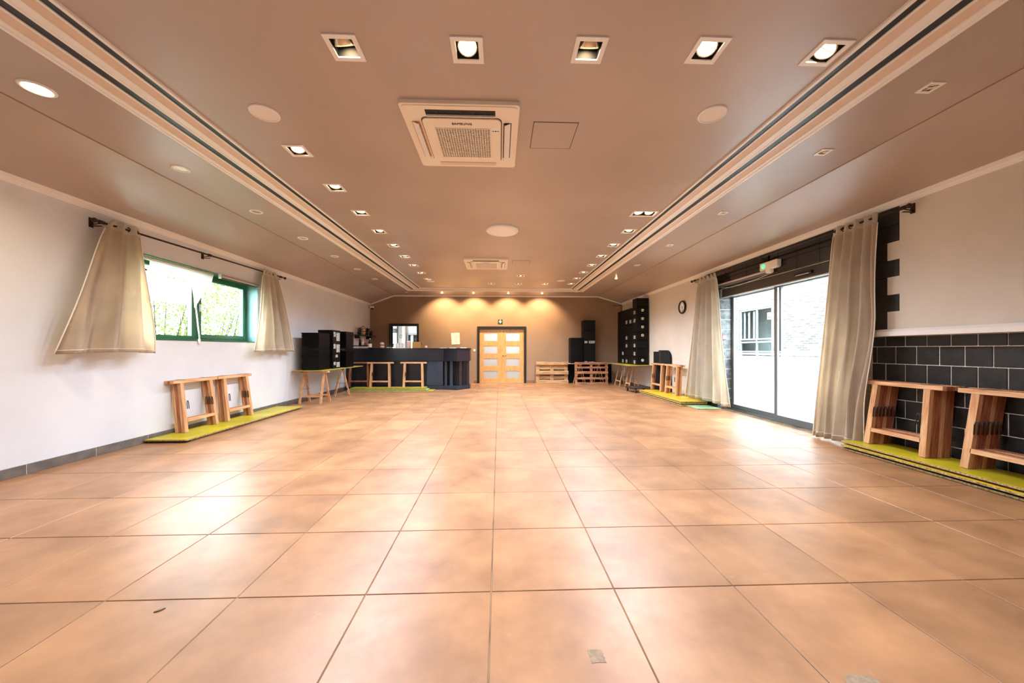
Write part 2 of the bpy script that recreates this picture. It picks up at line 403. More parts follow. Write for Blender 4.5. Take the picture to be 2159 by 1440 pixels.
# ------------------------------------------------------------------ ceiling with cut-outs for the recessed spots
SPOT_BIG = [(-1.02, 2.40), (-0.21, 2.39), (0.60, 2.36), (1.39, 2.335), (2.20, 2.325)]
SPOT_L = [(-2.02, 3.66 + 0.815 * k) for k in range(9)]
SPOT_R = [(2.19, 5.94 + 0.805 * k) for k in range(7)]
SPOT_M = [(0.59, 9.63), (-0.23, 10.82), (0.59, 10.80), (1.39, 10.78)]
DOUBLE = (2.13, 5.17)
SPOT_S = [(3.285, 2.60), (3.28, 3.49), (3.27, 5.10), (3.27, 6.72), (3.27, 8.34)]
HB, HS = 0.074, 0.036
holes = [(x, y, HB, HB) for x, y in SPOT_BIG + SPOT_L + SPOT_R + SPOT_M] + [(DOUBLE[0], DOUBLE[1], 0.155, HB)] + [(x, y, HS, HS) for x, y in SPOT_S]
xb = sorted({KL, KR} | {round(h[0] + s * h[2], 4) for h in holes for s in (-1, 1)})
yb = sorted({YB, YF} | {round(h[1] + s * h[3], 4) for h in holes for s in (-1, 1)})
bm = NB(); vg = {}
def cv(x, y):
    if (x, y) not in vg: vg[(x, y)] = bm.verts.new((x, y, ZC))
    return vg[(x, y)]
for a, b_ in zip(xb, xb[1:]):
    for c_, d_ in zip(yb, yb[1:]):
        mx_, my_ = (a + b_) / 2, (c_ + d_) / 2
        if any(abs(mx_ - h[0]) < h[2] and abs(my_ - h[1]) < h[3] for h in holes): continue
        bm.faces.new((cv(a, c_), cv(a, d_), cv(b_, d_), cv(b_, c_)))
ceil = struct('ceiling', bm, 'ceiling_paint')
for nm, pts in (('sloped_panel', [(XL, ZL), (KL, ZC), (KL, ZC + 0.05), (XL, ZL + 0.05)]), ('sloped_panel', [(KR, ZC), (XR + 0.06, ZR - 0.015), (XR + 0.06, ZR + 0.05), (KR, ZC + 0.05)])):
    bm = NB(); prism(bm, pts, YB, YF, 'y'); part(nm, bm, 'ceiling_paint', ceil)
for x in (KL, KR):
    bm = NB(); prism(bm, [(x - 0.006, ZC - 0.004), (x, ZC - 0.007), (x + 0.006, ZC - 0.004), (x, ZC + 0.004)], YB, YF, 'y'); part('seam', bm, 'plaster_taupe', ceil)
bm = NB(); box(bm, -5.1, 5.1, YB, YF + 0.2, ZC + 0.16, ZC + 0.2); part('slab', bm, 'black_matt', ceil)

# banded trim running round the ceiling
BXL, BXR, BYF, BW = -3.07, 2.885, 12.15, 0.54
BYN = 1.05
strips = [(0.0, 0.026, 0.022, 'white_trim', 'moulding'), (0.026, 0.066, 0.014, 'white_trim', 'moulding'), (0.066, 0.158, 0.006, 'beige_band', 'band'), (0.158, 0.176, 0.011, 'white_trim', 'moulding'),
          (0.176, 0.248, 0.003, 'slot_dark', 'slot'), (0.248, 0.272, 0.011, 'white_trim', 'moulding'), (0.272, 0.322, 0.007, 'white_trim', 'moulding'), (0.322, 0.345, 0.012, 'white_trim', 'moulding'), (0.345, 0.432, 0.006, 'beige_band', 'band'),
          (0.432, 0.448, 0.011, 'white_trim', 'moulding'), (0.448, 0.514, 0.003, 'slot_dark', 'slot'), (0.514, 0.54, 0.018, 'white_trim', 'moulding')]
tr = thing('trim_1', None, None, (0, 0, ZC), kind='structure')
for a, b_, h, m, nm in strips:
    for quad in ([(BXL + a, BYN + a), (BXL + b_, BYN + b_), (BXL + b_, BYF - b_), (BXL + a, BYF - a)], [(BXR - a, BYN + a), (BXR - b_, BYN + b_), (BXR - b_, BYF - b_), (BXR - a, BYF - a)], [(BXL + a, BYN + a), (BXR - a, BYN + a), (BXR - b_, BYN + b_), (BXL + b_, BYN + b_)],
                 [(BXL + a, BYF - a), (BXR - a, BYF - a), (BXR - b_, BYF - b_), (BXL + b_, BYF - b_)]):
        bm = NB(); prism(bm, quad, ZC - h, ZC + 0.001); part(nm, bm, m, tr)
# cornice along walls
tr = thing('trim_2', None, None, (0, 0, 2.87), kind='structure')
def crown_side(xw, zt, sgn):
    zb = zt - 0.055
    pts = [(0, 0), (0.014, 0), (0.018, 0.016), (0.026, 0.018), (0.034, 0.036), (0.044, 0.038), (0.05, 0.075), (0, 0.075)]
    bm = NB(); prism(bm, [(xw + sgn * p[0], zb + p[1]) for p in pts], YB, YF, 'y'); part('cornice', bm, 'white_trim', tr)
crown_side(XL, ZL, 1); crown_side(XR, ZR, -1)
for p, q in (((XL, ZL), (KL, ZC)), ((KL, ZC), (KR, ZC)), ((KR, ZC), (XR, ZR))):
    bm = NB(); prism(bm, [p, q, (q[0], q[1] - 0.042), (p[0], p[1] - 0.042)], YF - 0.035, YF, 'y'); part('cornice', bm, 'white_trim', tr)

# baseboards made of tiles
def skirting(name, axis, fixed, a, b, first, m, step=0.635, d=0.012):
    t = thing(name, None, None, (0, 0, 0), kind='structure'); e = [a]; x = first
    while x < b: e.append(x); x += step
    e.append(b)
    for p, q in zip(e, e[1:]):
        if q - p < 0.03: continue
        bm = NB()
        if axis == 'y': box(bm, min(fixed, fixed + d), max(fixed, fixed + d), p + 0.003, q - 0.003, 0.001, 0.10)
        else: box(bm, p + 0.003, q - 0.003, min(fixed, fixed + d), max(fixed, fixed + d), 0.001, 0.10)
        bev(bm, 0.0015); part('tile', bm, m, t)
    bm = NB()
    if axis == 'y': box(bm, min(fixed, fixed + d * 0.7), max(fixed, fixed + d * 0.7), a, b, 0, 0.097)
    else: box(bm, a, b, min(fixed, fixed + d * 0.7), max(fixed, fixed + d * 0.7), 0, 0.097)
    part('joint', bm, 'mortar', t)
skirting('baseboard_left', 'y', XL, YB, YF, 3.75 - 0.62 * 10, 'baseboard_tile', 0.62)
skirting('baseboard_far', 'x', YF, -0.93, -0.81, 5, 'baseboard_warm', d=-0.012)
skirting('baseboard_door_side', 'x', YF, 1.02, XR, 1.35, 'baseboard_warm', d=-0.012)
skirting('baseboard_right', 'y', XR, 7.87, YF, 8.3, 'baseboard_warm', d=-0.012)

# ------------------------------------------------------------------ back room seen through the hatch
bm = NB()
box(bm, -6.5, -6.4, YF + 0.2, 17.3, 0, 3.0); box(bm, -2.0, -1.9, YF + 0.2, 17.3, 0, 3.0)
box(bm, -6.5, -4.38, 17.2, 17.3, 0, 3.0); box(bm, -3.46, -1.9, 17.2, 17.3, 0, 3.0); box(bm, -4.38, -3.46, 17.2, 17.3, 2.0, 3.0)
box(bm, -6.5, -1.9, YF + 0.2, 17.3, 3.0, 3.05); box(bm, -6.5, -1.9, YF + 0.2, 17.3, -0.05, 0.0)
box(bm, -5.3, -3.0, 18.4, 18.45, 0, 3); box(bm, -5.35, -5.3, 17.3, 18.45, 0, 3); box(bm, -3.0, -2.95, 17.3, 18.45, 0, 3); box(bm, -5.35, -2.95, 17.3, 18.45, 3.0, 3.05); box(bm, -5.35, -2.95, 17.3, 18.45, -0.05, 0)
bm2 = bm; struct('wall_hatch_room', bm2, 'room_white')
bm = NB(); box(bm, -4.38, -4.31, 17.12, 17.2, 0, 2.03); box(bm, -3.53, -3.46, 17.12, 17.2, 0, 2.03); box(bm, -4.31, -3.53, 17.12, 17.2, 1.95, 2.03)
d3 = struct('door_3', bm, 'frame_grey')
bm = NB(); box(bm, -4.31, -4.26, 17.22, 17.26, 0, 1.95); part('door_edge', bm, 'black_matt', d3)
bm = NB(); box(bm, -4.25, -4.12, 17.3, 17.34, 0, 1.95); part('door_leaf', bm, 'room_white', d3)
bm = NB(); box(bm, -4.11, -4.08, 17.3, 17.36, 0.4, 1.85); part('coat_bar', bm, 'black_matt', d3)
bm = NB(); box(bm, -4.52, -4.41, 16.9, 17.19, 0, 2.99); struct('pillar', bm, 'plaster_right')
t = thing('duct_pipe', 'white vertical pipe with clamped collar seen through the hatch', 'pipe', (-4.85, 16.9, 0))
bm = NB(); lathe(bm, [(0.09, 0), (0.09, 2.99)], (-4.85, 16.9, 0), 16); part('pipe', bm, 'white_metal', t, True)
bm = NB(); lathe(bm, [(0.12, 0), (0.12, 0.2)], (-4.85, 16.9, 2.03), 16); part('collar', bm, 'alu_grey', t, True)
bm = NB(); box(bm, -4.745, -4.715, 16.85, 16.9, 0, 2.9); part('conduit', bm, 'black_matt', t)
t = thing('exit_sign', 'green and white escape sign on the back room wall through the hatch', 'sign', (-4.65, 17.17, 1.75))
bm = NB(); box(bm, -4.72, -4.58, 17.17, 17.195, 1.80, 1.95); part('plate', bm, 'exit_green', t)
bm = NB(); box(bm, -4.70, -4.58, 17.165, 17.17, 1.82, 1.93); part('panel', bm, 'paper', t)
bm = NB(); prism(bm, [(-4.66, 1.875), (-4.61, 1.905), (-4.61, 1.845)], 17.16, 17.165, 'y'); part('arrow', bm, 'exit_green', t)
lt = thing('ceiling_lamp', 'round white ceiling lamp lighting the room behind the hatch', 'lamp', (-3.2, 15.0, 2.95))
bm = NB(); lathe(bm, [(0.2, 0), (0.2, 0.05)], (-3.2, 15.0, 2.945), 20); part('diffuser', bm, 'lamp_lit_soft', lt)
l = D.lights.new('lamp_light', 'POINT'); l.energy = 6; l.shadow_soft_size = 0.2; o = D.objects.new('lamp_light', l); COL.objects.link(o); o.location = (-3.2, 15.0, 2.75)
# hatch frame
hw = thing('window_2', None, None, (-3.5, YF, 1.24), kind='structure')
for a in ((HX0 - 0.07, HX0, 1.24, 2.205), (HX1, HX1 + 0.07, 1.24, 2.205), (HX0, HX1, HZ1 - 0.01, 2.205)):
    bm = NB(); box(bm, a[0], a[1], YF - 0.03, YF + 0.21, a[2], a[3]); part('frame', bm, 'black_matt', hw)
bm = NB(); box(bm, HX0 - 0.07, HX1 + 0.07, YF - 0.03, YF + 0.21, 1.21, 1.25); part('sill', bm, 'black_matt', hw)

# ------------------------------------------------------------------ double door in the far wall
d1 = thing('door_1', None, None, (0.1, YF, 0), kind='structure')
for a in ((-0.81, -0.73, 0, 2.11), (0.94, 1.02, 0, 2.11), (-0.73, 0.94, 2.01, 2.11)):
    bm = NB(); box(bm, a[0], a[1], YF - 0.025, YF + 0.2, a[2], a[3]); part('door_frame', bm, 'black_matt', d1)
for (x0, x1, p0, p1, hl) in ((-0.727, 0.102, -0.575, -0.045, False), (0.106, 0.937, 0.255, 0.785, True)):
    yy0, yy1 = YF + 0.045, YF + 0.085
    zz = [(1.558, 1.867), (1.09, 1.39), (0.626, 0.92), (0.166, 0.457)]
    bm = NB(); box(bm, x0, p0, yy0, yy1, 0.01, 2.005); box(bm, p1, x1, yy0, yy1, 0.01, 2.005)
    zs = [2.005] + [v for z in zz for v in (z[1], z[0])] + [0.01]
    for k in range(0, len(zs), 2): box(bm, p0, p1, yy0, yy1, zs[k + 1], zs[k])
    leaf = part('door_leaf', bm, 'door_wood', d1)
    for z0, z1 in zz:
        bm = NB(); box(bm, p0 - 0.005, p1 + 0.005, YF + 0.06, YF + 0.07, z0 - 0.005, z1 + 0.005); part('pane', bm, 'frosted', leaf)
        bm = NB()
        for a in ((p0, p0 + 0.012, z0, z1), (p1 - 0.012, p1, z0, z1), (p0, p1, z0, z0 + 0.012), (p0, p1, z1 - 0.012, z1)): box(bm, a[0], a[1], yy0 + 0.004, yy1 - 0.004, a[2], a[3])
        part('bead', bm, 'wood_x', leaf)
    if hl:
        bm = NB(); tube(bm, [(0.16, YF + 0.045, 1.03), (0.16, YF - 0.01, 1.03), (0.17, YF - 0.015, 1.03), (0.29, YF - 0.015, 1.025)], 0.012); part('handle', bm, 'steel', leaf, True)
        bm = NB(); lathe(bm, [(0.025, 0), (0.025, 0.008)], (0.16, YF + 0.045, 1.03), 12, Matrix.Rotation(R(90), 3, 'X')); part('rosette', bm, 'steel', leaf, True)
bm = NB(); box(bm, -1.3, 1.5, YF + 1.2, YF + 1.25, -0.02, 2.4); box(bm, -1.35, -1.3, YF + 0.2, YF + 1.25, -0.02, 2.4); box(bm, 1.5, 1.55, YF + 0.2, YF + 1.25, -0.02, 2.4)
box(bm, -1.35, 1.55, YF + 0.2, YF + 1.25, 2.4, 2.45); box(bm, -1.35, 1.55, YF, YF + 1.25, -0.06, -0.02); part('vestibule', bm, 'room_white', d1)
# unseen point light, added to brighten the frosted panes from behind
l = D.lights.new('corridor_fill', 'POINT'); l.energy = 7; l.shadow_soft_size = 0.1; o = D.objects.new('corridor_fill', l); COL.objects.link(o); o.location = (0.35, YF + 0.75, 2.1)

t = thing('exit_sign', 'small square green exit sign on the wall above the double door', 'sign', (0.05, YF - 0.01, 2.29))
bm = NB(); box(bm, -0.035, 0.135, YF - 0.012, YF - 0.001, 2.20, 2.37); part('plate', bm, 'exit_green', t)
bm = NB(); prism(bm, [(-0.01, 2.30), (0.05, 2.22), (0.11, 2.30), (0.075, 2.30), (0.075, 2.35), (0.025, 2.35), (0.025, 2.30)], YF - 0.016, YF - 0.012, 'y'); part('arrow', bm, 'ring_white', t)
bm = NB(); lathe(bm, [(0.018, 0), (0.018, 0.003)], (0.05, YF - 0.016, 2.325), 10, Matrix.Rotation(R(90), 3, 'X')); part('pictogram', bm, 'exit_green', t)
t = thing('paper_notice', 'crooked white sheet with faint writing taped beside the hatch', 'notice', (-1.6, YF - 0.006, 1.44), (0, R(-2.5), 0))
bm = NB(); box(bm, -0.155, 0.155, -0.002, 0.002, 0, 0.43); part('sheet', bm, 'paper', t, local=True)
for k, (a, b_, z) in enumerate(((-0.1, -0.02, 0.36), (0.0, 0.12, 0.35), (0.0, 0.11, 0.31), (-0.05, 0.12, 0.27), (0.0, 0.09, 0.23), (-0.03, 0.03, 0.18), (-0.03, 0.05, 0.14), (-0.02, 0.04, 0.1), (0.03, 0.08, 0.06))):
    bm = NB(); box(bm, a, b_, -0.003, -0.002, z, z + 0.008); part('writing', bm, 'ink_soft', t, local=True)
t = thing('light_switch', 'small white light switch left of the double door', 'switch', (-0.91, YF - 0.01, 1.18))
bm = NB(); box(bm, -0.95, -0.87, YF - 0.012, YF, 1.18, 1.26); bev(bm, 0.003); part('plate', bm, 'white_metal', t)
bm = NB(); box(bm, -0.925, -0.895, YF - 0.017, YF - 0.012, 1.2, 1.24); part('rocker', bm, 'white_trim', t)
t = thing('security_camera', 'small white security camera in the far left corner under the cornice', 'camera', (-4.64, YF - 0.1, 2.74))
bm = NB(); box(bm, -4.735, -4.71, YF - 0.14, YF - 0.06, 2.76, 2.84); part('mount', bm, 'black_matt', t)
bm = NB(); box(bm, -4.71, -4.56, YF - 0.16, YF - 0.08, 2.76, 2.835); bev(bm, 0.012); part('housing', bm, 'white_metal', t)
bm = NB(); lathe(bm, [(0.045, 0.0), (0.04, -0.03), (0.02, -0.045)], (-4.62, YF - 0.12, 2.76), 14); part('dome', bm, 'black_gloss', t, True)
t = thing('wall_speaker', 'flat taupe wall panel speaker in the far right corner', 'speaker', (4.44, YF - 0.04, 2.48))
bm = NB(); box(bm, 4.31, 4.57, YF - 0.07, YF, 2.48, 2.89); bev(bm, 0.006); part('cabinet', bm, 'plaster_taupe', t)
bm = NB(); box(bm, 4.30, 4.60, YF - 0.05, YF, 2.895, 2.905); part('bracket', bm, 'black_matt', t)

# ------------------------------------------------------------------ left window
w1 = thing('window_1', None, None, (-4.98, 6.0, WZ0), kind='structure')
bm = NB(); box(bm, XL - TH, XL, WY1 - 0.001, WY1 + 0.004, WZ0, WZ1); part('reveal', bm, 'win_reveal', w1)
bm = NB(); box(bm, XL - TH, XL, WY0, WY1, WZ1 - 0.006, WZ1 + 0.002); part('reveal', bm, 'win_green', w1)
bm = NB(); box(bm, XL - TH, XL + 0.004, WY0, WY1, WZ0 - 0.004, WZ0 + 0.012); part('window_sill', bm, 'win_green', w1)
FX0, FX1 = -5.03, -4.96
MY = 6.02
def frame_rect(y0, y1, z0, z1, wd, x0, x1, m, nm, parent):
    bm = NB()
    box(bm, x0, x1, y0, y0 + wd, z0, z1); box(bm, x0, x1, y1 - wd, y1, z0, z1); box(bm, x0, x1, y0 + wd, y1 - wd, z0, z0 + wd); box(bm, x0, x1, y0 + wd, y1 - wd, z1 - wd, z1)
    return part(nm, bm, m, parent)
frame_rect(WY0, WY1, WZ0 + 0.012, WZ1 - 0.006, 0.045, FX0, FX1, 'win_green', 'outer_frame', w1)
bm = NB(); box(bm, FX0, FX1, MY - 0.05, MY + 0.03, WZ0 + 0.05, WZ1 - 0.05); part('mullion', bm, 'win_green', w1)
s1 = frame_rect(MY + 0.03, WY1 - 0.045, WZ0 + 0.055, WZ1 - 0.05, 0.065, FX0 + 0.01, FX1 + 0.015, 'win_green', 'sash', w1)
s2 = frame_rect(WY0 + 0.045, MY - 0.05, WZ0 + 0.055, WZ1 - 0.05, 0.03, FX0 + 0.01, FX1 + 0.005, 'win_green', 'sash', w1)
bm = NB(); box(bm, -5.0, -4.995, MY + 0.08, WY1 - 0.1, WZ0 + 0.1, WZ1 - 0.1); part('pane', bm, 'glass', s1)
bm = NB(); box(bm, -5.0, -4.995, WY0 + 0.06, MY - 0.07, WZ0 + 0.07, WZ1 - 0.07); part('pane', bm, 'glass', s2)
bm = NB(); box(bm, -4.945, -4.935, MY + 0.05, MY + 0.08, 1.88, 2.0); part('handle_plate', bm, 'alu_light', s1)
bm = NB(); tube(bm, [(-4.94, MY + 0.065, 1.95), (-4.90, MY + 0.065, 1.95), (-4.895, MY + 0.085, 1.95), (-4.89, MY + 0.13, 1.94), (-4.89, MY + 0.14, 1.84)], 0.009); part('handle', bm, 'alu_light', s1, True)
# roller blinds
t = thing('roller_blind', 'torn pale roller blind hanging crooked over the left half of the green window', 'blind', (-4.70, 5.45, 2.44))
bm = NB(); tube(bm, [(-4.72, 4.90, 2.475), (-4.72, 6.06, 2.475)], 0.022); part('roller', bm, 'white_metal', t, True)
def sheet(pts, nu, nv, th=0.002, wob=0.0):
    """bilinear sheet through 4 corners (p00 top-left, p10 top-right, p11 bottom-right, p01 bottom-left)"""
    b = NB(); g = []
    for j in range(nv + 1):
        row = []
        for i in range(nu + 1):
            u, v = i / nu, j / nv
            p = (Vector(pts[0]) * (1 - u) + Vector(pts[1]) * u) * (1 - v) + (Vector(pts[3]) * (1 - u) + Vector(pts[2]) * u) * v
            p.x += wob * math.sin(u * 9 + v * 4) * v
            row.append(b.verts.new(p))
        g.append(row)
    for j in range(nv):
        for i in range(nu): b.faces.new((g[j][i], g[j][i + 1], g[j + 1][i + 1], g[j + 1][i]))
    bmesh.ops.solidify(b, geom=b.faces[:], thickness=th)
    return b
part('valance', sheet([(-4.70, 4.98, 2.50), (-4.70, 6.06, 2.50), (-4.715, 6.02, 2.28), (-4.715, 4.98, 2.30)], 10, 4, 0.003, 0.006), 'blind_cloth', t)
part('torn_cloth', sheet([(-4.76, 4.98, 2.30), (-4.76, 5.68, 2.27), (-4.75, 5.68, 1.93), (-4.75, 4.98, 1.92)], 10, 6, 0.002, 0.012), 'blind_cloth', t)
part('hanging_strip', sheet([(-4.73, 5.66, 2.28), (-4.71, 5.98, 2.30), (-4.73, 5.78, 1.98), (-4.74, 5.74, 1.90)], 6, 6, 0.002, 0.01), 'blind_cloth', t)
bm = NB(); tube(bm, [(-4.735, 5.70, 2.26), (-4.735, 5.74, 1.95), (-4.73, 5.78, 1.60), (-4.725, 5.80, 1.43)], 0.004, 6); tube(bm, [(-4.735, 5.71, 2.26), (-4.735, 5.76, 1.95), (-4.73, 5.80, 1.60), (-4.725, 5.83, 1.36)], 0.003, 6); part('pull_cord', bm, 'curtain_cord', t, True)
bm = NB(); lathe(bm, [(0.008, 0), (0.016, 0.02), (0.014, 0.08), (0.006, 0.1)], (-4.72, 5.80, 1.33), 10); part('cord_weight', bm, 'curtain_cord', t, True)
bm = NB(); box(bm, -4.74, -4.69, 4.87, 4.885, 2.42, 2.52); part('bracket', bm, 'dark_steel', t)
bm = NB(); box(bm, -4.74, -4.70, 4.885, 4.94, 2.30, 2.33); part('chain_guide', bm, 'dark_steel', t)
t = thing('roller_blind', 'rolled-up roller blind above the right half of the green window', 'blind', (-4.70, 6.65, 2.46))
bm = NB(); tube(bm, [(-4.71, 6.22, 2.495), (-4.71, 7.14, 2.495)], 0.024, 10); part('roller', bm, 'tube_pink', t, True)
bm = NB(); box(bm, -4.735, -4.69, 6.20, 6.218, 2.45, 2.53); part('bracket', bm, 'alu_light', t)
bm = NB(); box(bm, -4.735, -4.69, 7.142, 7.16, 2.45, 2.53); part('bracket', bm, 'alu_light', t)
bm = NB(); box(bm, -4.72, -4.705, 6.22, 7.14, 2.455, 2.468); part('bottom_rail', bm, 'dark_steel', t)

# ------------------------------------------------------------------ curtains and rods
def curtain(label, side, xrod, ztop, zbot, yt, yb, folds, amp, m, grommets, bulge=0.0, prof=None, tuck=None):
    """side -1 left wall, +1 right wall; yt,yb = (start, end) along the wall at rod and hem; folds travel from top to hem"""
    cy = (yt[0] + yt[1]) / 2
    t = thing('curtain', label, 'curtain', (xrod, cy, zbot))
    nu, nv = folds * 12, 40
    def pt(u, v):
        e = v ** 0.75
        y0 = yt[0] + (yb[0] - yt[0]) * e; y1 = yt[1] + (yb[1] - yt[1]) * e
        if prof: y0, y1 = prof(v, y0, y1)
        y = y0 + (y1 - y0) * u
        ph = u * folds * 2 * math.pi
        a = amp[0] + (amp[1] - amp[0]) * v
        x = math.sin(ph + 0.5 * math.sin(v * 3 + u * 5)) * a * (0.75 + 0.25 * math.sin(u * 17 + 1.3)) + 0.25 * a * math.sin(2.3 * ph + v * 4) * v
        x += bulge * math.sin(math.pi * min(1, u)) * v
        zz = ztop + (zbot - ztop) * v + 0.02 * math.sin(u * 3.1) * v
        return Vector((xrod - side * (x + bulge * 0.2), y + 0.012 * math.sin(ph * 0.5 + v * 6) * v, zz))
    vb = 0.12 / abs(ztop - zbot)
    def grid(v0, v1, n, off):
        b = NB(); g = []
        for j in range(n + 1):
            v = v0 + (v1 - v0) * j / n
            g.append([b.verts.new(pt(i / nu, v) + Vector((-side * off, 0, 0))) for i in range(nu + 1)])
        for j in range(n):
            for i in range(nu): b.faces.new((g[j][i], g[j][i + 1], g[j + 1][i + 1], g[j + 1][i]))
        bmesh.ops.solidify(b, geom=b.faces[:], thickness=0.006)
        return b
    part('panel', grid(vb, 1.0, nv, 0), m, t, True)
    part('heading_band', grid(0.0, vb, 3, 0.003), 'curtain_band', t, True)
    b = NB(); tube(b, [pt(i / nu, 0.975) + Vector((-side * 0.004, 0, 0)) for i in range(nu + 1)], 0.004, 5); part('hem_seam', b, 'curtain_cord', t, True)
    for u in (0.0, 1.0):
        b = NB(); tube(b, [pt(u, vb + (1 - vb) * k / 24) for k in range(25)], 0.006, 6); part('side_piping', b, 'curtain_cord', t, True)
    for k in range(grommets):
        u = (k + 0.5) / grommets
        b = NB(); ring = []
        c = pt(u, vb * 0.5)
        c.x = xrod
        for q in range(14):
            a = 2 * math.pi * q / 14; ring.append((c.x + 0.024 * math.cos(a), c.y, c.z + 0.024 * math.sin(a)))
        tube(b, ring, 0.006, 6, True); part('grommet', b, 'bronze', t, True)
    return t
def rod(label, side, xw, xr, y0, y1, z0, z1, brackets):
    t = thing('curtain_rod', label, 'curtain rod', (xr, (y0 + y1) / 2, (z0 + z1) / 2))
    zz = lambda y: z0 + (z1 - z0) * (y - y0) / (y1 - y0)
    bm = NB(); tube(bm, [(xr, y0, z0), (xr, y1, z1)], 0.0125, 10); part('pole', bm, 'bronze', t, True)
    for y in brackets:
        z = zz(y)
        bm = NB(); box(bm, min(xw, xw - side * 0.008), max(xw, xw - side * 0.008), y - 0.022, y + 0.022, z - 0.06, z + 0.05); part('wall_plate', bm, 'bronze', t)
        bm = NB(); beam(bm, (xw, y, z - 0.045), (xr, y, z - 0.045), 0.02, 0.008); beam(bm, (xw, y, z - 0.03), (xr, y, z - 0.012), 0.012, 0.008); part('arm', bm, 'bronze', t)
        bm = NB(); tube(bm, [(xr, y - 0.03, z), (xr, y + 0.03, z)], 0.021, 10); part('clamp', bm, 'bronze', t, True)
    for y, s in ((y0, -1), (y1, 1)):
        bm = NB(); lathe(bm, [(0.004, -0.028), (0.02, -0.02), (0.028, 0.0), (0.02, 0.02), (0.004, 0.028)], (xr, y + s * 0.02, zz(y)), 12); part('finial', bm, 'bronze', t, True)
    return t
rod('dark bronze curtain rod above the green window on the left wall', -1, XL, -4.62, 4.27, 7.86, 2.73, 2.79, (4.32, 5.88, 7.74))
rod('long dark bronze curtain rod above the sliding glass door', 1, XR, 4.53, 3.80, 8.20, 2.84, 2.845, (3.84, 6.02, 8.10))
curtain('wide beige curtain flaring out at the near side of the green window', -1, -4.615, 2.80, 1.20, (4.42, 4.74), (3.88, 4.92), 3, (0.035, 0.115), 'curtain', 4, 0.06)
curtain('narrow beige curtain at the far side of the green window', -1, -4.615, 2.83, 1.20, (7.16, 7.55), (6.90, 8.18), 4, (0.03, 0.10), 'curtain_pale', 4, 0.05)
curtain('pale satin curtain spreading to the floor at the far side of the sliding door', 1, 4.53, 2.86, 0.12, (7.30, 7.94), (6.84, 8.42), 5, (0.035, 0.10), 'curtain_pale', 5, 0.02)
def prof2(v, y0, y1):
    q = min(1, max(0, (v - 0.40) / 0.45)); y0 = 4.09 + 0.02 * math.sin(v * 7) + 0.17 * q * q * (3 - 2 * q)
    y1 = 4.66 + 0.27 * v ** 0.8
    return y0, y1
curtain('heavy beige floor-length curtain at the near side of the sliding door', 1, 4.525, 2.89, 0.02, (4.10, 4.66), (4.36, 4.93), 5, (0.04, 0.085), 'curtain', 6, 0.02, prof2)

# ------------------------------------------------------------------ sliding door
d2 = thing('door_2', None, None, (4.95, 6.0, 0), kind='structure')
bm = NB(); box(bm, 4.72, 4.99, DY0, 7.41, 2.35, 2.52); part('operator_housing', bm, 'alu_dark', d2)
bm = NB(); box(bm, 4.712, 4.75, DY0, 7.41, 2.335, 2.352); part('edge_highlight', bm, 'alu_light', d2)  # pale strip painting in the light along the housing's lower front edge
bm = NB(); box(bm, 4.70, 4.72, 7.38, 7.413, 2.34, 2.54); part('end_cap', bm, 'alu_light', d2)
t_s = part('motion_sensor', (lambda b: (box(b, 4.675, 4.72, 5.18, 5.50, 2.40, 2.45), bev(b, 0.01), b)[2])(NB()), 'black_gloss', d2)
bm = NB(); box(bm, 4.672, 4.678, 5.22, 5.46, 2.405, 2.415); part('sensor_lens', bm, 'alu_light', t_s)
def leaf(y0, y1, x, nm):
    wd = 0.055
    bm = NB(); x0, x1 = x - 0.022, x + 0.022
    box(bm, x0, x1, y0, y0 + wd, 0.005, 2.40); box(bm, x0, x1, y1 - wd, y1, 0.005, 2.40); box(bm, x0, x1, y0 + wd, y1 - wd, 0.005, 0.10); box(bm, x0, x1, y0 + wd, y1 - wd, 2.34, 2.40)
    lf = part(nm, bm, 'alu_grey', d2)
    bm = NB(); box(bm, x - 0.004, x + 0.004, y0 + wd, y1 - wd, 0.10, 2.34); part('pane', bm, 'glass', lf)
    for z0, z1 in ((0.10, 1.125), (1.15, 1.185), (1.205, 1.222)):
        bm = NB(); box(bm, x - 0.007, x - 0.0055, y0 + wd, y1 - wd, z0, z1); part('frost_film', bm, 'frosted', lf)
    bm = NB()
    for a in ((y0 + wd, y0 + wd + 0.012), (y1 - wd - 0.012, y1 - wd)): box(bm, x - 0.016, x + 0.016, a[0], a[1], 0.10, 2.34)
    part('gasket', bm, 'alu_light', lf)
    return lf
leaf(6.08, 7.41, 4.965, 'fixed_leaf'); leaf(4.64, 6.16, 4.905, 'sliding_leaf')
bm = NB(); box(bm, 4.86, 5.02, DY0, 7.41, 0.0, 0.012); part('threshold', bm, 'alu_grey', d2)

t = thing('emergency_light', 'white emergency light box with glowing green lamp above the sliding door', 'light', (4.62, 5.92, 2.62))
bm = NB(); box(bm, 4.585, 4.66, 5.74, 6.12, 2.62, 2.755); bev(bm, 0.012, 2); part('housing', bm, 'warm_white', t)
bm = NB(); box(bm, 4.58, 4.65, 5.715, 5.745, 2.63, 2.745); part('end_cap', bm, 'white_metal', t)
bm = NB(); lathe(bm, [(0.028, 0), (0.02, 0.012)], (4.583, 6.03, 2.69), 12, Matrix.Rotation(R(-90), 3, 'Y')); part('indicator', bm, 'led_green', t, True)
t = thing('fluorescent_fixture', 'unlit pinkish fluorescent tube mounted below the emergency light', 'light fixture', (4.62, 6.7, 2.55))
bm = NB(); box(bm, 4.63, 4.662, 5.98, 7.44, 2.55, 2.585); part('batten', bm, 'alu_grey', t)
bm = NB(); tube(bm, [(4.605, 5.98, 2.60), (4.605, 7.42, 2.60)], 0.019, 10); part('tube', bm, 'tube_pink', t, True)
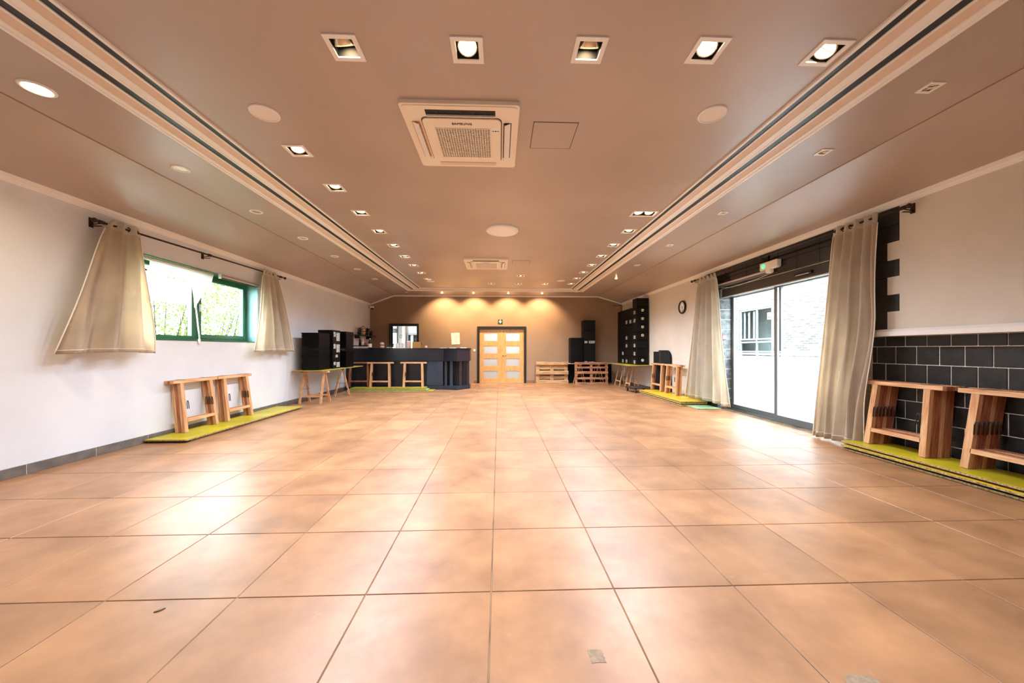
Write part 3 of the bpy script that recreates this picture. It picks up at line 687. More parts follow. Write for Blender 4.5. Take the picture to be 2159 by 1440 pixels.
bm = NB(); box(bm, 4.585, 4.66, 5.88, 5.98, 2.56, 2.63); bev(bm, 0.006); part('socket', bm, 'warm_white', t)
bm = NB(); tube(bm, [(4.655, 5.9, 2.56), (4.655, 6.25, 2.525), (4.65, 6.7, 2.50), (4.65, 7.0, 2.50), (4.655, 7.3, 2.54)], 0.004, 6); part('cable', bm, 'white_metal', t, True)
t = thing('fire_call_point', 'small red and white fire call point on the stone door jamb', 'call point', (4.76, 7.405, 1.46))
bm = NB(); box(bm, 4.72, 4.81, 7.375, 7.414, 1.46, 1.56); bev(bm, 0.004); part('case', bm, 'red_plastic', t)
bm = NB(); box(bm, 4.735, 4.795, 7.371, 7.376, 1.475, 1.545); part('glass', bm, 'paper', t)
# clock
t = thing('wall_clock', 'round wall clock with dark rim on the beige right wall', 'clock', (4.62, 8.85, 2.32))
RX = Matrix.Rotation(R(-90), 3, 'Y')
bm = NB(); lathe(bm, [(0.125, 0.0), (0.165, 0.0), (0.17, 0.02), (0.16, 0.045), (0.135, 0.045), (0.13, 0.03)], (XR, 8.85, 2.32), 28, RX, False); part('rim', bm, 'bronze', t, True)
bm = NB(); lathe(bm, [(0.135, 0.0), (0.135, 0.02)], (XR, 8.85, 2.32), 28, RX); part('face', bm, 'paper', t)
def hand(ang, ln, wd, m, nm):
    bm = NB(); a = R(ang); dy, dz = -math.sin(a), math.cos(a)
    beam(bm, (4.627, 8.85 - dy * 0.02, 2.32 - dz * 0.02), (4.627, 8.85 + dy * ln, 2.32 + dz * ln), wd, 0.003, (1, 0, 0)); part(nm, bm, m, t)
hand(172, 0.10, 0.008, 'ink', 'minute_hand'); hand(300, 0.035, 0.012, 'ink', 'hour_hand')
for k in range(12):
    bm = NB(); a = R(30 * k); dy, dz = -math.sin(a), math.cos(a)
    beam(bm, (4.629, 8.85 + dy * 0.095, 2.32 + dz * 0.095), (4.629, 8.85 + dy * 0.12, 2.32 + dz * 0.12), 0.012 if k % 3 == 0 else 0.007, 0.002, (1, 0, 0)); part('hour_mark', bm, 'ink', t)

# ------------------------------------------------------------------ ceiling fixtures
def add_light(kind, loc, energy, col, rot=(0, 0, 0), size=0.04, angle=80, blend=0.7):
    l = D.lights.new('lamp_light', kind); l.energy = energy * LAMP; l.color = col; l.shadow_soft_size = size
    if kind == 'SPOT': l.spot_size = R(angle); l.spot_blend = blend
    o = D.objects.new('lamp_light', l); COL.objects.link(o); o.location = loc; o.rotation_euler = rot
WARM = (0.84, 0.95, 1.12)
def spot(x, y, label, tilt=(0, 0), lit='lamp_lit', hx=HB, outer=0.105, lamps=(0.0,), power=40, group='square recessed ceiling spots', r=0.061, z=ZC):
    t = thing('recessed_spot', label, 'ceiling spot', (x, y, z), group=group)
    ox = hx + outer - HB if hx > HB else outer
    hy = min(hx, HB); oy = outer
    bm = NB()
    for a in ((-ox, ox, -oy, -hy), (-ox, ox, hy, oy), (-ox, -hx, -hy, hy), (hx, ox, -hy, hy)): box(bm, a[0], a[1], a[2], a[3], -0.008, 0.0)
    part('frame', bm, 'white_metal', t, local=True)
    bm = NB(); dp = 0.12
    for a in ((-hx - 0.003, -hx, -hy, hy), (hx, hx + 0.003, -hy, hy), (-hx, hx, -hy - 0.003, -hy), (-hx, hx, hy, hy + 0.003)): box(bm, a[0], a[1], a[2], a[3], 0.0, dp)
    box(bm, -hx, hx, -hy, hy, dp, dp + 0.003)
    part('recess_box', bm, 'black_matt', t, local=True)
    for dx in lamps:
        mx = Matrix.Rotation(R(tilt[0]), 3, 'X') @ Matrix.Rotation(R(tilt[1]), 3, 'Y')
        c = (dx, 0, 0.03 if r > 0.04 else 0.012)
        bm = NB(); lathe(bm, [(r + 0.004, 0.05), (r + 0.006, -0.012), (r, -0.016), (r - 0.004, -0.012), (r - 0.006, 0.02)], c, 20, mx, False); part('lamp_ring', bm, 'reflector', t, True, local=True)
        bm = NB(); lathe(bm, [(0.001, 0.016), (r * 0.5, 0.012), (r - 0.006, -0.004)], c, 20, mx, False); part('lamp_glass', bm, lit, t, True, local=True)
        bm = NB(); v = [mx @ Vector(q) + Vector(c) for q in ((-r + 0.005, 0, -0.008), (r - 0.005, 0, -0.008))]; beam(bm, v[0], v[1], 0.004, 0.004); part('lamp_bridge', bm, 'dark_steel', t, local=True)
        if power:
            add_light('SPOT', (x + dx, y, z - 0.02), power, WARM, (R(tilt[0] * 0.3), R(tilt[1] * 0.3), 0), 0.05, 154, 1.0)
    return t
SP = 46
big = ['leftmost large square spot in the row nearest the camera', 'second large square spot from the left, glaring above the air conditioner', 'middle large square spot in the nearest row, lamp turned away',
       'fourth large square spot from the left in the nearest row', 'rightmost large square spot beside the banded ceiling trim']
tl = [(38, -6), (-16, 0), (36, 0), (-16, 10), (-6, 30)]
for (x, y), lb, ti in zip(SPOT_BIG, big, tl): spot(x, y, lb, ti, power=SP)
ordn = ['nearest', 'second', 'third', 'fourth', 'fifth', 'sixth', 'seventh', 'eighth', 'farthest']
for k, (x, y) in enumerate(SPOT_L): spot(x, y, '%s square spot in the left row beside the banded trim' % ordn[k], (-14 + 5 * (k % 3), -12 + 6 * (k % 4)), power=SP if k % 2 == 0 else SP)
ordr = ['second', 'third', 'fourth', 'fifth', 'sixth', 'seventh', 'farthest']
for k, (x, y) in enumerate(SPOT_R): spot(x, y, '%s square spot in the right row beside the banded trim' % ordr[k], (-12, 10 - 6 * (k % 3)), power=SP)
spot(DOUBLE[0], DOUBLE[1], 'double square spot with two lamps, nearest in the right row', (-14, 0), hx=0.155, lamps=(-0.078, 0.078), power=SP * 0.7)
for (x, y), lb in zip(SPOT_M, ('single square spot behind the far air conditioner', 'left square spot of the far middle row', 'middle square spot of the far middle row', 'right square spot of the far middle row')): spot(x, y, lb, (-8, 0), power=SP)
for k, (x, y) in enumerate(SPOT_S): spot(x, y, '%s small square spot between right trim and ceiling fold' % ordn[k], (6, 0), 'white_metal', HS, 0.058, (0.0,), 0, 'small square spots on the right ceiling strip', 0.031)
# round downlights on the left strip
def round_light(x, y, label, lit=False, r=0.085):
    t = thing('round_downlight', label, 'downlight', (x, y, ZC), group='round downlights on the left ceiling strip')
    bm = NB(); lathe(bm, [(r, 0.0), (r, -0.006), (r - 0.012, -0.012), (r - 0.02, -0.012), (r - 0.024, -0.004)], (0, 0, 0), 28, None, False); part('rim', bm, 'white_metal', t, True, local=True)
    bm = NB(); lathe(bm, [(r - 0.02, -0.005), (r - 0.02, -0.002)], (0, 0, 0), 28); part('diffuser', bm, 'lamp_lit' if lit else 'reflector', t, local=True)
    if lit: add_light('SPOT', (x, y, ZC - 0.03), 30, (1.0, 0.85, 0.62), size=0.07, angle=150, blend=0.6)
round_light(-3.53, 2.86, 'glowing round downlight nearest the camera on the left', True, 0.10)
for k in range(6): round_light(-3.515, 4.07 + 1.232 * k, '%s unlit round downlight along the left ceiling strip' % ['first', 'second', 'third', 'fourth', 'fifth', 'sixth'][k])
def small_down(x, y, label, lit=True, z=ZC, power=56, tilt=36):
    t = thing('small_downlight', label, 'downlight', (x, y, z), group='small round downlights before the far wall')
    bm = NB(); lathe(bm, [(0.05, 0.0), (0.05, -0.006), (0.038, -0.01), (0.034, -0.003)], (0, 0, 0), 20, None, False); part('rim', bm, 'white_metal', t, True, local=True)
    bm = NB(); lathe(bm, [(0.001, -0.022), (0.02, -0.018), (0.034, -0.004)], (0, 0, 0), 20, None, False); part('bulb', bm, 'lamp_lit_hot' if lit else 'white_metal', t, True, local=True)
    if lit: add_light('SPOT', (x, y, z - 0.03), power, (1.0, 0.72, 0.42), (R(tilt), 0, 0), 0.03, 110, 0.6)
for x, lb in ((-2.0, 'leftmost'), (-0.90, 'second from left'), (0.33, 'third from left'), (1.53, 'rightmost')): small_down(x, 12.62, 'bright small downlight, %s of four before the far wall' % lb)
small_down(-3.22, 12.56, 'unlit small downlight left of the far row', False); small_down(2.68, 12.24, 'unlit small downlight right of the far row', False)
small_down(3.28, 9.87, 'single starry bright downlight on the far right ceiling strip', True, ZC, 10, 0)
def ceiling_disc(x, y, label, r=0.115, cat='speaker', nm='ceiling_speaker'):
    t = thing(nm, label, cat, (x, y, ZC), group='round ceiling speakers')
    bm = NB(); lathe(bm, [(r, 0.0), (r, -0.006), (r - 0.01, -0.012), (r - 0.018, -0.008)], (0, 0, 0), 32, None, False); part('rim', bm, 'white_metal', t, True, local=True)
    bm = NB(); lathe(bm, [(r - 0.016, -0.006), (r - 0.016, -0.001)], (0, 0, 0), 32); part('grille', bm, 'speaker_mesh', t, local=True)
ceiling_disc(-1.98, 3.09, 'round ceiling speaker nearest on the left'); ceiling_disc(1.81, 2.965, 'round ceiling speaker nearest on the right')
ceiling_disc(-2.0, 10.53, 'small round ceiling speaker at the far left end'); ceiling_disc(1.80, 10.31, 'small round ceiling speaker at the far right end')
t = thing('access_point', 'white domed disc fixed to the middle of the ceiling', 'wireless access point', (0.055, 5.96, ZC))
bm = NB(); lathe(bm, [(0.268, 0.0), (0.27, -0.02), (0.255, -0.035), (0.15, -0.044), (0.001, -0.046)], (0, 0, 0), 40, None, False); part('dome', bm, 'white_metal', t, True, local=True)
bm = NB(); tube(bm, [(0.1 * math.cos(a), 0.1 * math.sin(a) + 0.02, -0.0455) for a in [math.pi * k / 16 for k in range(17)]], 0.002, 5); part('ring_mark', bm, 'speaker_mesh', t, True, local=True)
# air conditioners
def rr(x0, x1, y0, y1, r, n=5):
    pts = []
    for cx, cy, a0 in ((x1 - r, y1 - r, 0), (x0 + r, y1 - r, 90), (x0 + r, y0 + r, 180), (x1 - r, y0 + r, 270)):
        for k in range(n + 1):
            a = R(a0 + 90 * k / n); pts.append((cx + r * math.cos(a), cy + r * math.sin(a)))
    return pts
def aircon(x, y, label, brand):
    t = thing('air_conditioner', label, 'air conditioner', (x, y, ZC), group='ceiling cassette air conditioners')
    h = 0.49
    bm = NB(); prism(bm, rr(-h, h, -h, h, 0.03), -0.03, 0.0); part('body', bm, 'warm_white', t, local=True)
    bm = NB(); prism(bm, rr(-h + 0.02, h - 0.02, -h + 0.02, h - 0.02, 0.03), -0.036, -0.03); part('bezel', bm, 'warm_white', t, local=True)
    bm = NB(); prism(bm, rr(-0.345, 0.345, -0.335, 0.36, 0.05), -0.0375, -0.036); part('shadow_gap', bm, 'dark_steel', t, local=True)
    bm = NB(); prism(bm, rr(-0.337, 0.337, -0.327, 0.352, 0.045), -0.048, -0.036); g = part('grille_panel', bm, 'warm_white', t, local=True)
    bm = NB(); box(bm, -0.24, 0.24, -0.20, 0.26, -0.0485, -0.0475); part('grille_backing', bm, 'black_matt', g, local=True)
    bm = NB(); n = 21
    for k in range(n + 1):
        p = -0.24 + 0.48 * k / n; box(bm, p - 0.0030, p + 0.0030, -0.205, 0.265, -0.053, -0.0486)
    for k in range(23):
        p = -0.20 + 0.46 * k / 22; box(bm, -0.245, 0.245, p - 0.0038, p + 0.0038, -0.0525, -0.0486)
    part('grille_bars', bm, 'warm_white', g, local=True)
    # slots and louvres: near slot open, others closed flaps
    bm = NB(); box(bm, -0.29, 0.29, -0.425, -0.355, -0.0370, -0.0355); part('air_slot', bm, 'black_matt', t, local=True)
    for q in range(5):
        bm = NB(); xx = -0.2 + 0.1 * q; box(bm, xx - 0.003, xx + 0.003, -0.42, -0.372, -0.041, -0.037); part('vane', bm, 'dark_steel', t, local=True)
    bm = NB(); box(bm, -0.285, 0.285, -0.368, -0.357, -0.052, -0.037); part('louvre', bm, 'warm_white', t, local=True)
    for s in (-1, 1):
        bm = NB(); box(bm, min(s * 0.36, s * 0.43), max(s * 0.36, s * 0.43), -0.27, 0.29, -0.0370, -0.0355); part('air_slot', bm, 'slot_dark' if s > 0 else 'wood', t, local=True)
        bm = NB(); beam(bm, (s * 0.395, -0.27, -0.052), (s * 0.395, 0.29, -0.052), 0.055, 0.006, (0.0, 0, 1)); bmesh.ops.rotate(bm, cent=(s * 0.395, 0, -0.052), matrix=Matrix.Rotation(R(-s * 22), 3, 'Y'), verts=bm.verts[:]); part('louvre', bm, 'white_metal', t, local=True)
    bm = NB(); box(bm, -0.29, 0.29, 0.385, 0.435, -0.042, -0.036); part('louvre', bm, 'beige_band', t, local=True)
    bm = NB(); box(bm, 0.255, 0.325, -0.235, -0.15, -0.0495, -0.048); s_ = part('rating_label', bm, 'paper', t, local=True)
    for a in ((0.262, 0.273), (0.28, 0.30), (0.308, 0.319)):
        bm = NB(); box(bm, a[0], a[1], -0.178, -0.165, -0.0502, -0.0495); part('symbol', bm, 'ink', s_, local=True)
    if brand: text('SAMSUNG', 0.038, 'ink', (x, y - 0.265, ZC - 0.0500), (R(180), 0, 0), t)
    return t
aircon(-0.32, 3.365, 'white ceiling cassette air conditioner near the camera with open front slot', True)
aircon(-0.29, 8.31, 'smaller looking white ceiling cassette air conditioner farther back', True)
def hatch(x0, x1, y0, y1, label):
    t = thing('access_hatch', label, 'hatch', ((x0 + x1) / 2, (y0 + y1) / 2, ZC), group='flush access hatches')
    bm = NB()
    for a in ((x0, x1, y0, y0 + 0.005), (x0, x1, y1 - 0.005, y1), (x0, x0 + 0.005, y0, y1), (x1 - 0.005, x1, y0, y1)): box(bm, a[0], a[1], a[2], a[3], ZC - 0.002, ZC)
    part('joint', bm, 'dark_steel', t)
    bm = NB(); box(bm, x0 + 0.006, x1 - 0.006, y0 + 0.006, y1 - 0.006, ZC - 0.0025, ZC - 0.0002); part('panel', bm, 'ceiling_paint', t)
hatch(0.305, 0.705, 3.12, 3.53, 'square flush access hatch beside the near air conditioner')
hatch(0.305, 0.705, 8.0, 8.4, 'square flush access hatch beside the far air conditioner')

# ------------------------------------------------------------------ folding trestles
def trestle(mode, label, woods=('wood', 'wood_x')):
    t = thing('trestle', label, 'trestle')
    H = 0.76
    for s in (-1, 1):
        yt = s * 0.0115 if mode == 'folded' else s * 0.022
        yb = s * 0.0115 if mode == 'folded' else s * 0.20
        th = 0.021
        bm = NB(); box(bm, -0.395, 0.395, yt - th / 2, yt + th / 2, H - 0.045, H); bev(bm, 0.002); part('top_rail', bm, woods[1], t, local=True)
        for q in (-1, 1):
            bm = NB(); beam(bm, (q * 0.285, yb, 0.0), (q * 0.262, yt, H - 0.045), 0.06, th, (0, 1, 0)); part('leg', bm, woods[0], t, local=True)
        f = 0.17; yy = yb + (yt - yb) * f / (H - 0.045)
        bm = NB(); box(bm, -0.255, 0.255, yy - th / 2, yy + th / 2, f - 0.022, f + 0.022); part('crossbar', bm, woods[1], t, local=True)
    for q in (-1, 1):
        bm = NB(); box(bm, q * 0.22 - 0.02, q * 0.22 + 0.02, -0.03, 0.03, H, H + 0.003); part('hinge', bm, 'steel', t, local=True)
    if mode == 'folded':
        for q in (-1, 1):
            x = q * 0.235
            bm = NB(); tube(bm, [(x, -0.03, 0.33), (x, -0.034, 0.42), (x - q * 0.006, -0.034, 0.45), (x - q * 0.02, -0.034, 0.45), (x - q * 0.026, -0.034, 0.42), (x - q * 0.026, -0.03, 0.33)], 0.005, 6); part('spreader_hook', bm, 'dark_steel', t, True, local=True)
    else:
        for q in (-1, 1):
            bm = NB(); zz = 0.33; yy = 0.20 - 0.178 * zz / 0.715
            tube(bm, [(q * 0.235, -yy, zz), (q * 0.235, yy, zz)], 0.005, 6); part('spreader', bm, 'steel', t, True, local=True)
    return t
tf = trestle('folded', 'x'); tfr = trestle('folded', 'x', ('wood_red', 'wood_red')); to = trestle('open', 'x')
pos = ['front', 'second', 'third', 'fourth', 'fifth', 'back']
def pack(c, n, rotz, lean, z, where, step=0.0455, protos=(tf,)):
    dirv = Vector((-math.sin(rotz), math.cos(rotz), 0))
    for k in range(n):
        nm = 'front' if k == 0 else ('back' if k == n - 1 and n > 2 else pos[k])
        lb = '%s folded wooden trestle %s' % (nm, where) if n > 1 else 'folded wooden trestle ' + where
        copy_tree(protos[0] if k == 0 else protos[k % len(protos)], Vector((c[0], c[1], z)) + dirv * step * k, (-lean, 0, rotz), label=lb, group='folded trestles ' + where)
RZR, RZL = R(-90), R(90)
pack((4.475, 3.885), 6, RZR, R(7), 0.115, 'in the stack beside the heavy floor-length curtain', 0.046, (tf, tfr, tfr))
pack((4.475, 2.975), 6, RZR, R(7), 0.115, 'in the stack at the right edge of the picture', 0.046, (tf, tfr, tfr))
pack((4.395, 9.83), 2, RZR, R(4), 0.108, 'in the farther stack beside the pale curtain', protos=(tf, tfr))
pack((4.395, 8.98), 3, RZR, R(4), 0.108, 'in the stack touching the pale curtain', protos=(tf, tfr))
pack((-4.54, 5.62), 3, RZL, R(7), 0.05, 'in the nearer stack under the green window', protos=(tf, tfr))
pack((-4.54, 6.43), 3, RZL, R(7), 0.05, 'in the farther stack under the green window', protos=(tf, tfr))
pack((-2.62, 10.99), 2, 0, R(4), 0.108, 'leaning on the right of the bar front', protos=(tf,))
pack((-3.62, 10.99), 2, 0, R(4), 0.108, 'leaning on the middle of the bar front', protos=(tf, tfr))
pack((-4.29, 11.09), 1, 0, R(3), 0.108, 'half hidden at the left of the bar front', protos=(tfr,))
# open trestles under the tables
copy_tree(to, (-4.33, 8.56, 0), (0, 0, R(-3)), label='open wooden trestle under the near end of the left table', group='open trestles', scale=(0.86, 1, 0.985))
copy_tree(to, (-4.30, 9.95, 0), (0, 0, R(118)), label='open wooden trestle under the far end of the left table', group='open trestles', scale=(0.7, 0.9, 0.985))
copy_tree(to, (4.27, 12.25, 0), (0, 0, R(90)), label='open wooden trestle under the far end of the right wall table', group='open trestles', scale=(0.85, 0.85, 0.985))
copy_tree(to, (4.27, 11.32, 0), (0, 0, R(90)), label='open wooden trestle under the near end of the right wall table', group='open trestles', scale=(0.6, 0.85, 0.985))
copy_tree(to, (2.95, 13.0, 0), (0, 0, R(90)), label='open wooden trestle behind the left half of the slatted pallet', group='open trestles', scale=(0.6, 0.95, 0.95))
copy_tree(to, (3.62, 13.0, 0), (0, 0, R(90)), label='open wooden trestle behind the right half of the slatted pallet', group='open trestles', scale=(0.6, 0.95, 0.95))
for q in (tf, tfr, to): drop(q)

# ------------------------------------------------------------------ boards on the floor and table tops
def board(x0, x1, y0, y1, z0, z1, label, top='board_yellow', rz=0.0, group=None, name='board', cat='board'):
    t = thing(name, label, cat, ((x0 + x1) / 2, (y0 + y1) / 2, z0), (0, 0, rz), group=group)
    w_, d_ = (x1 - x0) / 2, (y1 - y0) / 2; h = z1 - z0
    bm = NB(); box(bm, -w_, w_, -d_, d_, 0.002, h - 0.002); part('core', bm, 'board_edge', t, local=True)
    bm = NB(); box(bm, -w_ - 0.0005, w_ + 0.0005, -d_ - 0.0005, d_ + 0.0005, h - 0.003, h); part('top_face', bm, top, t, local=True)
    bm = NB(); box(bm, -w_ - 0.0005, w_ + 0.0005, -d_ - 0.0005, d_ + 0.0005, 0, 0.003); part('under_face', bm, 'board_under', t, local=True)
    return t
gb = 'coated boards lying on the floor'
board(-4.715, -4.17, 4.92, 7.75, 0.026, 0.048, 'yellow-green board on the floor under the green window', group=gb)
board(-4.715, -4.20, 5.02, 7.66, 0.0, 0.0245, 'lower board hidden beneath the yellow-green one under the window', 'board_green', group=gb)
board(4.30, 4.77, 1.9, 4.33, 0.087, 0.112, 'top yellow board under the near right trestle stacks', group=gb)
board(4.275, 4.77, 1.9, 4.31, 0.046, 0.070, 'middle yellow board under the near right trestle stacks', 'board_yellow_warm', group=gb)
board(4.30, 4.77, 1.9, 4.30, 0.004, 0.028, 'dark bottom board under the near right trestle stacks', 'board_under', group=gb)
bm = NB()
for z0, z1 in ((0.0285, 0.0455), (0.0705, 0.0865)):
    for y in (2.2, 3.2, 4.15):
        b2 = NB(); box(b2, 4.36, 4.76, y, y + 0.05, z0, z1); single('batten', b2, 'black_matt', 'dark batten spacing the boards under the near right trestles', 'batten', 'battens between boards')
board(4.02, 4.62, 7.74, 10.05, 0.08, 0.104, 'top yellow board under the trestles beside the pale curtain', 'board_yellow_warm', group=gb)
board(4.01, 4.62, 7.74, 10.10, 0.046, 0.070, 'middle yellow board under the trestles beside the pale curtain', 'board_yellow_warm', group=gb)
board(4.02, 4.62, 7.74, 10.06, 0.004, 0.028, 'bottom yellow board under the trestles beside the pale curtain', 'board_yellow_warm', group=gb)
for z0, z1 in ((0.0285, 0.0455), (0.0705, 0.0795)):
    for y in (8.1, 9.0, 9.8):
        b2 = NB(); box(b2, 4.1, 4.6, y, y + 0.05, z0, z1); single('batten', b2, 'black_matt', 'dark batten spacing the boards beside the pale curtain', 'batten', 'battens between boards')
board(4.14, 4.64, 7.28, 7.73, 0.0, 0.02, 'pale green board on the floor below the pale curtain hem', 'board_green', group=gb)
board(-4.45, -1.96, 10.62, 11.12, 0.0, 0.024, 'lowest and longest board on the floor in front of the bar', 'board_yellow', group=gb)
board(-4.45, -2.14, 10.70, 11.13, 0.030, 0.054, 'second board of the pile in front of the bar', 'board_green', group=gb)
board(-4.45, -2.20, 10.74, 11.13, 0.060, 0.080, 'third board of the pile in front of the bar', 'board_yellow', group=gb)
board(-4.42, -2.22, 10.78, 11.14, 0.084, 0.106, 'top yellow-green board of the pile in front of the bar', 'board_yellow', group=gb)
for z0, z1 in ((0.0245, 0.0295), (0.0545, 0.0595), (0.0805, 0.0835)):
    for x in (-4.2, -3.2, -2.4):
        b2 = NB(); box(b2, x, x + 0.05, 10.8, 11.1, z0, z1); single('batten', b2, 'black_matt', 'dark batten in the board pile before the bar', 'batten', 'battens between boards')
board(-4.715, -4.03, 8.28, 10.75, 0.752, 0.772, 'thin table board on trestles along the left wall', 'board_yellow', name='table_top', cat='table top')
board(3.90, 4.63, 10.50, 12.68, 0.752, 0.776, 'thin table board on trestles along the right wall', 'board_yellow', name='table_top', cat='table top')
board(2.52, 4.05, 12.76, 13.26, 0.726, 0.746, 'thin table board on trestles behind the slatted pallet', 'paper', name='table_top', cat='table top')

# ------------------------------------------------------------------ black stacks
def tray_mesh(w_, d_, h=0.026):
    b = NB(); box(b, -w_ / 2, w_ / 2, -d_ / 2, d_ / 2, 0.0, h * 0.55); bev(b, 0.003)
    for a in ((-w_ / 2 - 0.008, w_ / 2 + 0.008, -d_ / 2 - 0.008, d_ / 2 + 0.008),): box(b, a[0], a[1], a[2], a[3], h * 0.58, h * 0.92)
    return mesh('tray', b, 'black_plastic')
def tray_stack(x0, x1, y0, y1, z0, z1, where):
    me = tray_mesh(x1 - x0, y1 - y0, 0.03); n = int((z1 - z0) / 0.03)
    for k in range(n):
        o = D.objects.new('tray', me); COL.objects.link(o)
        o.location = ((x0 + x1) / 2 + random.uniform(-0.005, 0.005), (y0 + y1) / 2 + random.uniform(-0.005, 0.005), z0 + 0.03 * k)
        tag(o, 'flat black tray in the ribbed stack ' + where, 'tray', 'black trays ' + where)
tray_stack(-4.55, -4.16, 8.40, 8.92, 0.773, 1.65, 'nearest on the left table')
tray_stack(-4.50, -4.07, 9.66, 10.14, 0.773, 1.74, 'at the far end of the left table')
tray_stack(2.60, 3.04, 12.80, 13.22, 0.747, 1.68, 'on the left behind the slatted pallet')
def crate(x0, x1, y0, y1, z0, z1, label, group, lab=None, ring=None, latch=None, m='black_plastic'):
    t = thing('storage_box', label, 'box', ((x0 + x1) / 2, (y0 + y1) / 2, z0), group=group)
    bm = NB(); box(bm, x0, x1, y0, y1, z0, z1 - 0.03); bev(bm, 0.006); part('body', bm, m, t)
    bm = NB(); box(bm, x0 - 0.003, x1 + 0.003, y0 - 0.002, y1 + 0.002, z1 - 0.03, z1 - 0.002); bev(bm, 0.004); part('lid', bm, m, t)
    if lab:                  # (face, a0, a1, c0, c1): paper label on a side face
        f, a0, a1, c0, c1 = lab
        bm = NB()
        if f == '+x': box(bm, x1, x1 + 0.003, a0, a1, c0, c1)
        if f == '-x': box(bm, x0 - 0.003, x0, a0, a1, c0, c1)
        if f == '-y': box(bm, a0, a1, y0 - 0.003, y0, c0, c1)
        part('paper_label', bm, 'label_paper', t)
    if ring:
        bm = NB(); lathe(bm, [(0.016, 0), (0.016, 0.004), (0.044, 0.004), (0.044, 0)], (ring[0], y0, ring[1]), 18, Matrix.Rotation(R(90), 3, 'X'), False); part('finger_ring', bm, 'ring_white', t, True)
    if latch:
        bm = NB(); box(bm, x0 - 0.006, x0, latch[0] - 0.012, latch[0] + 0.012, latch[1] - 0.012, latch[1] + 0.012); part('stud', bm, 'steel', t)
    return t
zs = [0.773, 0.99, 1.15, 1.44, 1.74]
for k in range(4):
    t = crate(-4.49, -4.12, 9.02, 9.42, zs[k], zs[k + 1], '%s black box with paper labels in the pile on the left table' % ['bottom', 'second', 'third', 'top'][k], 'labelled boxes on the left table',
          ('+x', 9.20, 9.39, zs[k] + 0.03, zs[k + 1] - 0.06) if k != 1 else ('+x', 9.15, 9.27, zs[k] + 0.06, zs[k + 1] - 0.03))
    if k != 1:
        bm = NB(); box(bm, -4.12, -4.116, 9.05, 9.16, (zs[k] + zs[k + 1]) / 2 - 0.02, zs[k + 1] - 0.05); part('paper_label', bm, 'label_paper', t)
zs = [0.747, 0.85, 1.45, 1.62, 1.95, 2.31]
for k in range(5):
    lab = ('-y', 3.25, 3.47, zs[k] + 0.045, zs[k] + 0.07) if k == 0 else (('-y', 3.25, 3.47, zs[k] + 0.02, zs[k + 1] - 0.05) if k == 2 else None)
    t = crate(3.07, 3.49, 12.80, 13.20, zs[k], zs[k + 1], '%s black box in the tall pile behind the slatted pallet' % ['bottom', 'second', 'third', 'fourth', 'topmost'][k], 'boxes behind the slatted pallet', lab)
    if k in (0, 2):
        bm = NB(); box(bm, 3.09, 3.2, 12.796, 12.80, zs[k] + 0.03, zs[k] + 0.08 + 0.03 * (k == 2)); part('paper_label', bm, 'label_paper', t)
random.seed(11)
H7 = 0.258
colw = ['farthest', 'second farthest', 'middle', 'second nearest', 'nearest']
rown = ['bottom', 'second', 'third', 'fourth', 'fifth', 'sixth', 'seventh', 'top']
labs = {(4, 0), (4, 1), (4, 2), (4, 3), (4, 5), (4, 6), (3, 5), (2, 0), (2, 2), (2, 3), (2, 5), (1, 0), (1, 1)}
rings = {0, 3, 4, 5, 6}
for c in range(5):
    y1 = 12.60 - 0.35 * c; y0 = y1 - 0.345
    for r in range(8 if c == 4 else 7):
        z0 = 0.777 + H7 * r; z1 = z0 + H7
        ym = (y0 + y1) / 2
        crate(4.245, 4.615, y0, y1, z0, z1, '%s black storage box of the %s column in the tower by the right wall' % (rown[r], colw[c]), 'black storage boxes by the right wall',
              ('-x', ym - 0.07, ym + 0.07, z0 + 0.03, z0 + 0.14) if (c, r) in labs else None, (4.43, z0 + 0.14) if c == 4 and r in rings else None, (ym, z0 + 0.19) if r in (0, 1, 2, 3, 4) else None)

# black padded panels against the right wall
def padded(y0, y1, ztop, label, round_near):
    t = thing('padded_panel', label, 'panel', (4.62, (y0 + y1) / 2, 0.0), group='black padded panels against the right wall')
    r = 0.22
    pts = [(y1, 0.0), (y1, ztop)]
    if round_near: pts += [(y0 + r - r * math.sin(R(a)), ztop - r + r * math.cos(R(a))) for a in range(0, 91, 15)]
    else: pts += [(y0, ztop)]
    pts += [(y0, 0.0)]
    bm = NB(); prism(bm, pts, 4.598, 4.637, 'x'); part('pad', bm, 'black_fabric', t)
    bm = NB(); box(bm, 4.592, 4.598, y1 - 0.16, y1 - 0.03, ztop - 0.45, ztop - 0.005); part('trim_strip', bm, 'fur' if round_near else 'black_fabric', t)
padded(10.13, 10.46, 1.19, 'plain black padded panel left of the rounded one by the right wall', False)
padded(9.42, 10.12, 1.23, 'black padded panel with rounded top corner behind the folded trestles', True)
bm = NB(); nb = 60
top_ = [bm.verts.new((2.56 + 1.66 * k / nb, 13.255 + 0.012 * math.sin(k * 1.1), 0.722)) for k in range(nb + 1)]
bot_ = [bm.verts.new((2.56 + 1.66 * k / nb, 13.245 + 0.022 * math.sin(k * 1.1 + 0.4), 0.012)) for k in range(nb + 1)]
for k in range(nb): bm.faces.new((top_[k], top_[k + 1], bot_[k + 1], bot_[k]))
bmesh.ops.solidify(bm, geom=bm.faces[:], thickness=0.004)
single('black_backdrop', bm, 'black_fabric', 'long black sheet hanging behind the table trestles at the far wall', 'cloth')  # thin rippled black sheet filling the space behind the trestles

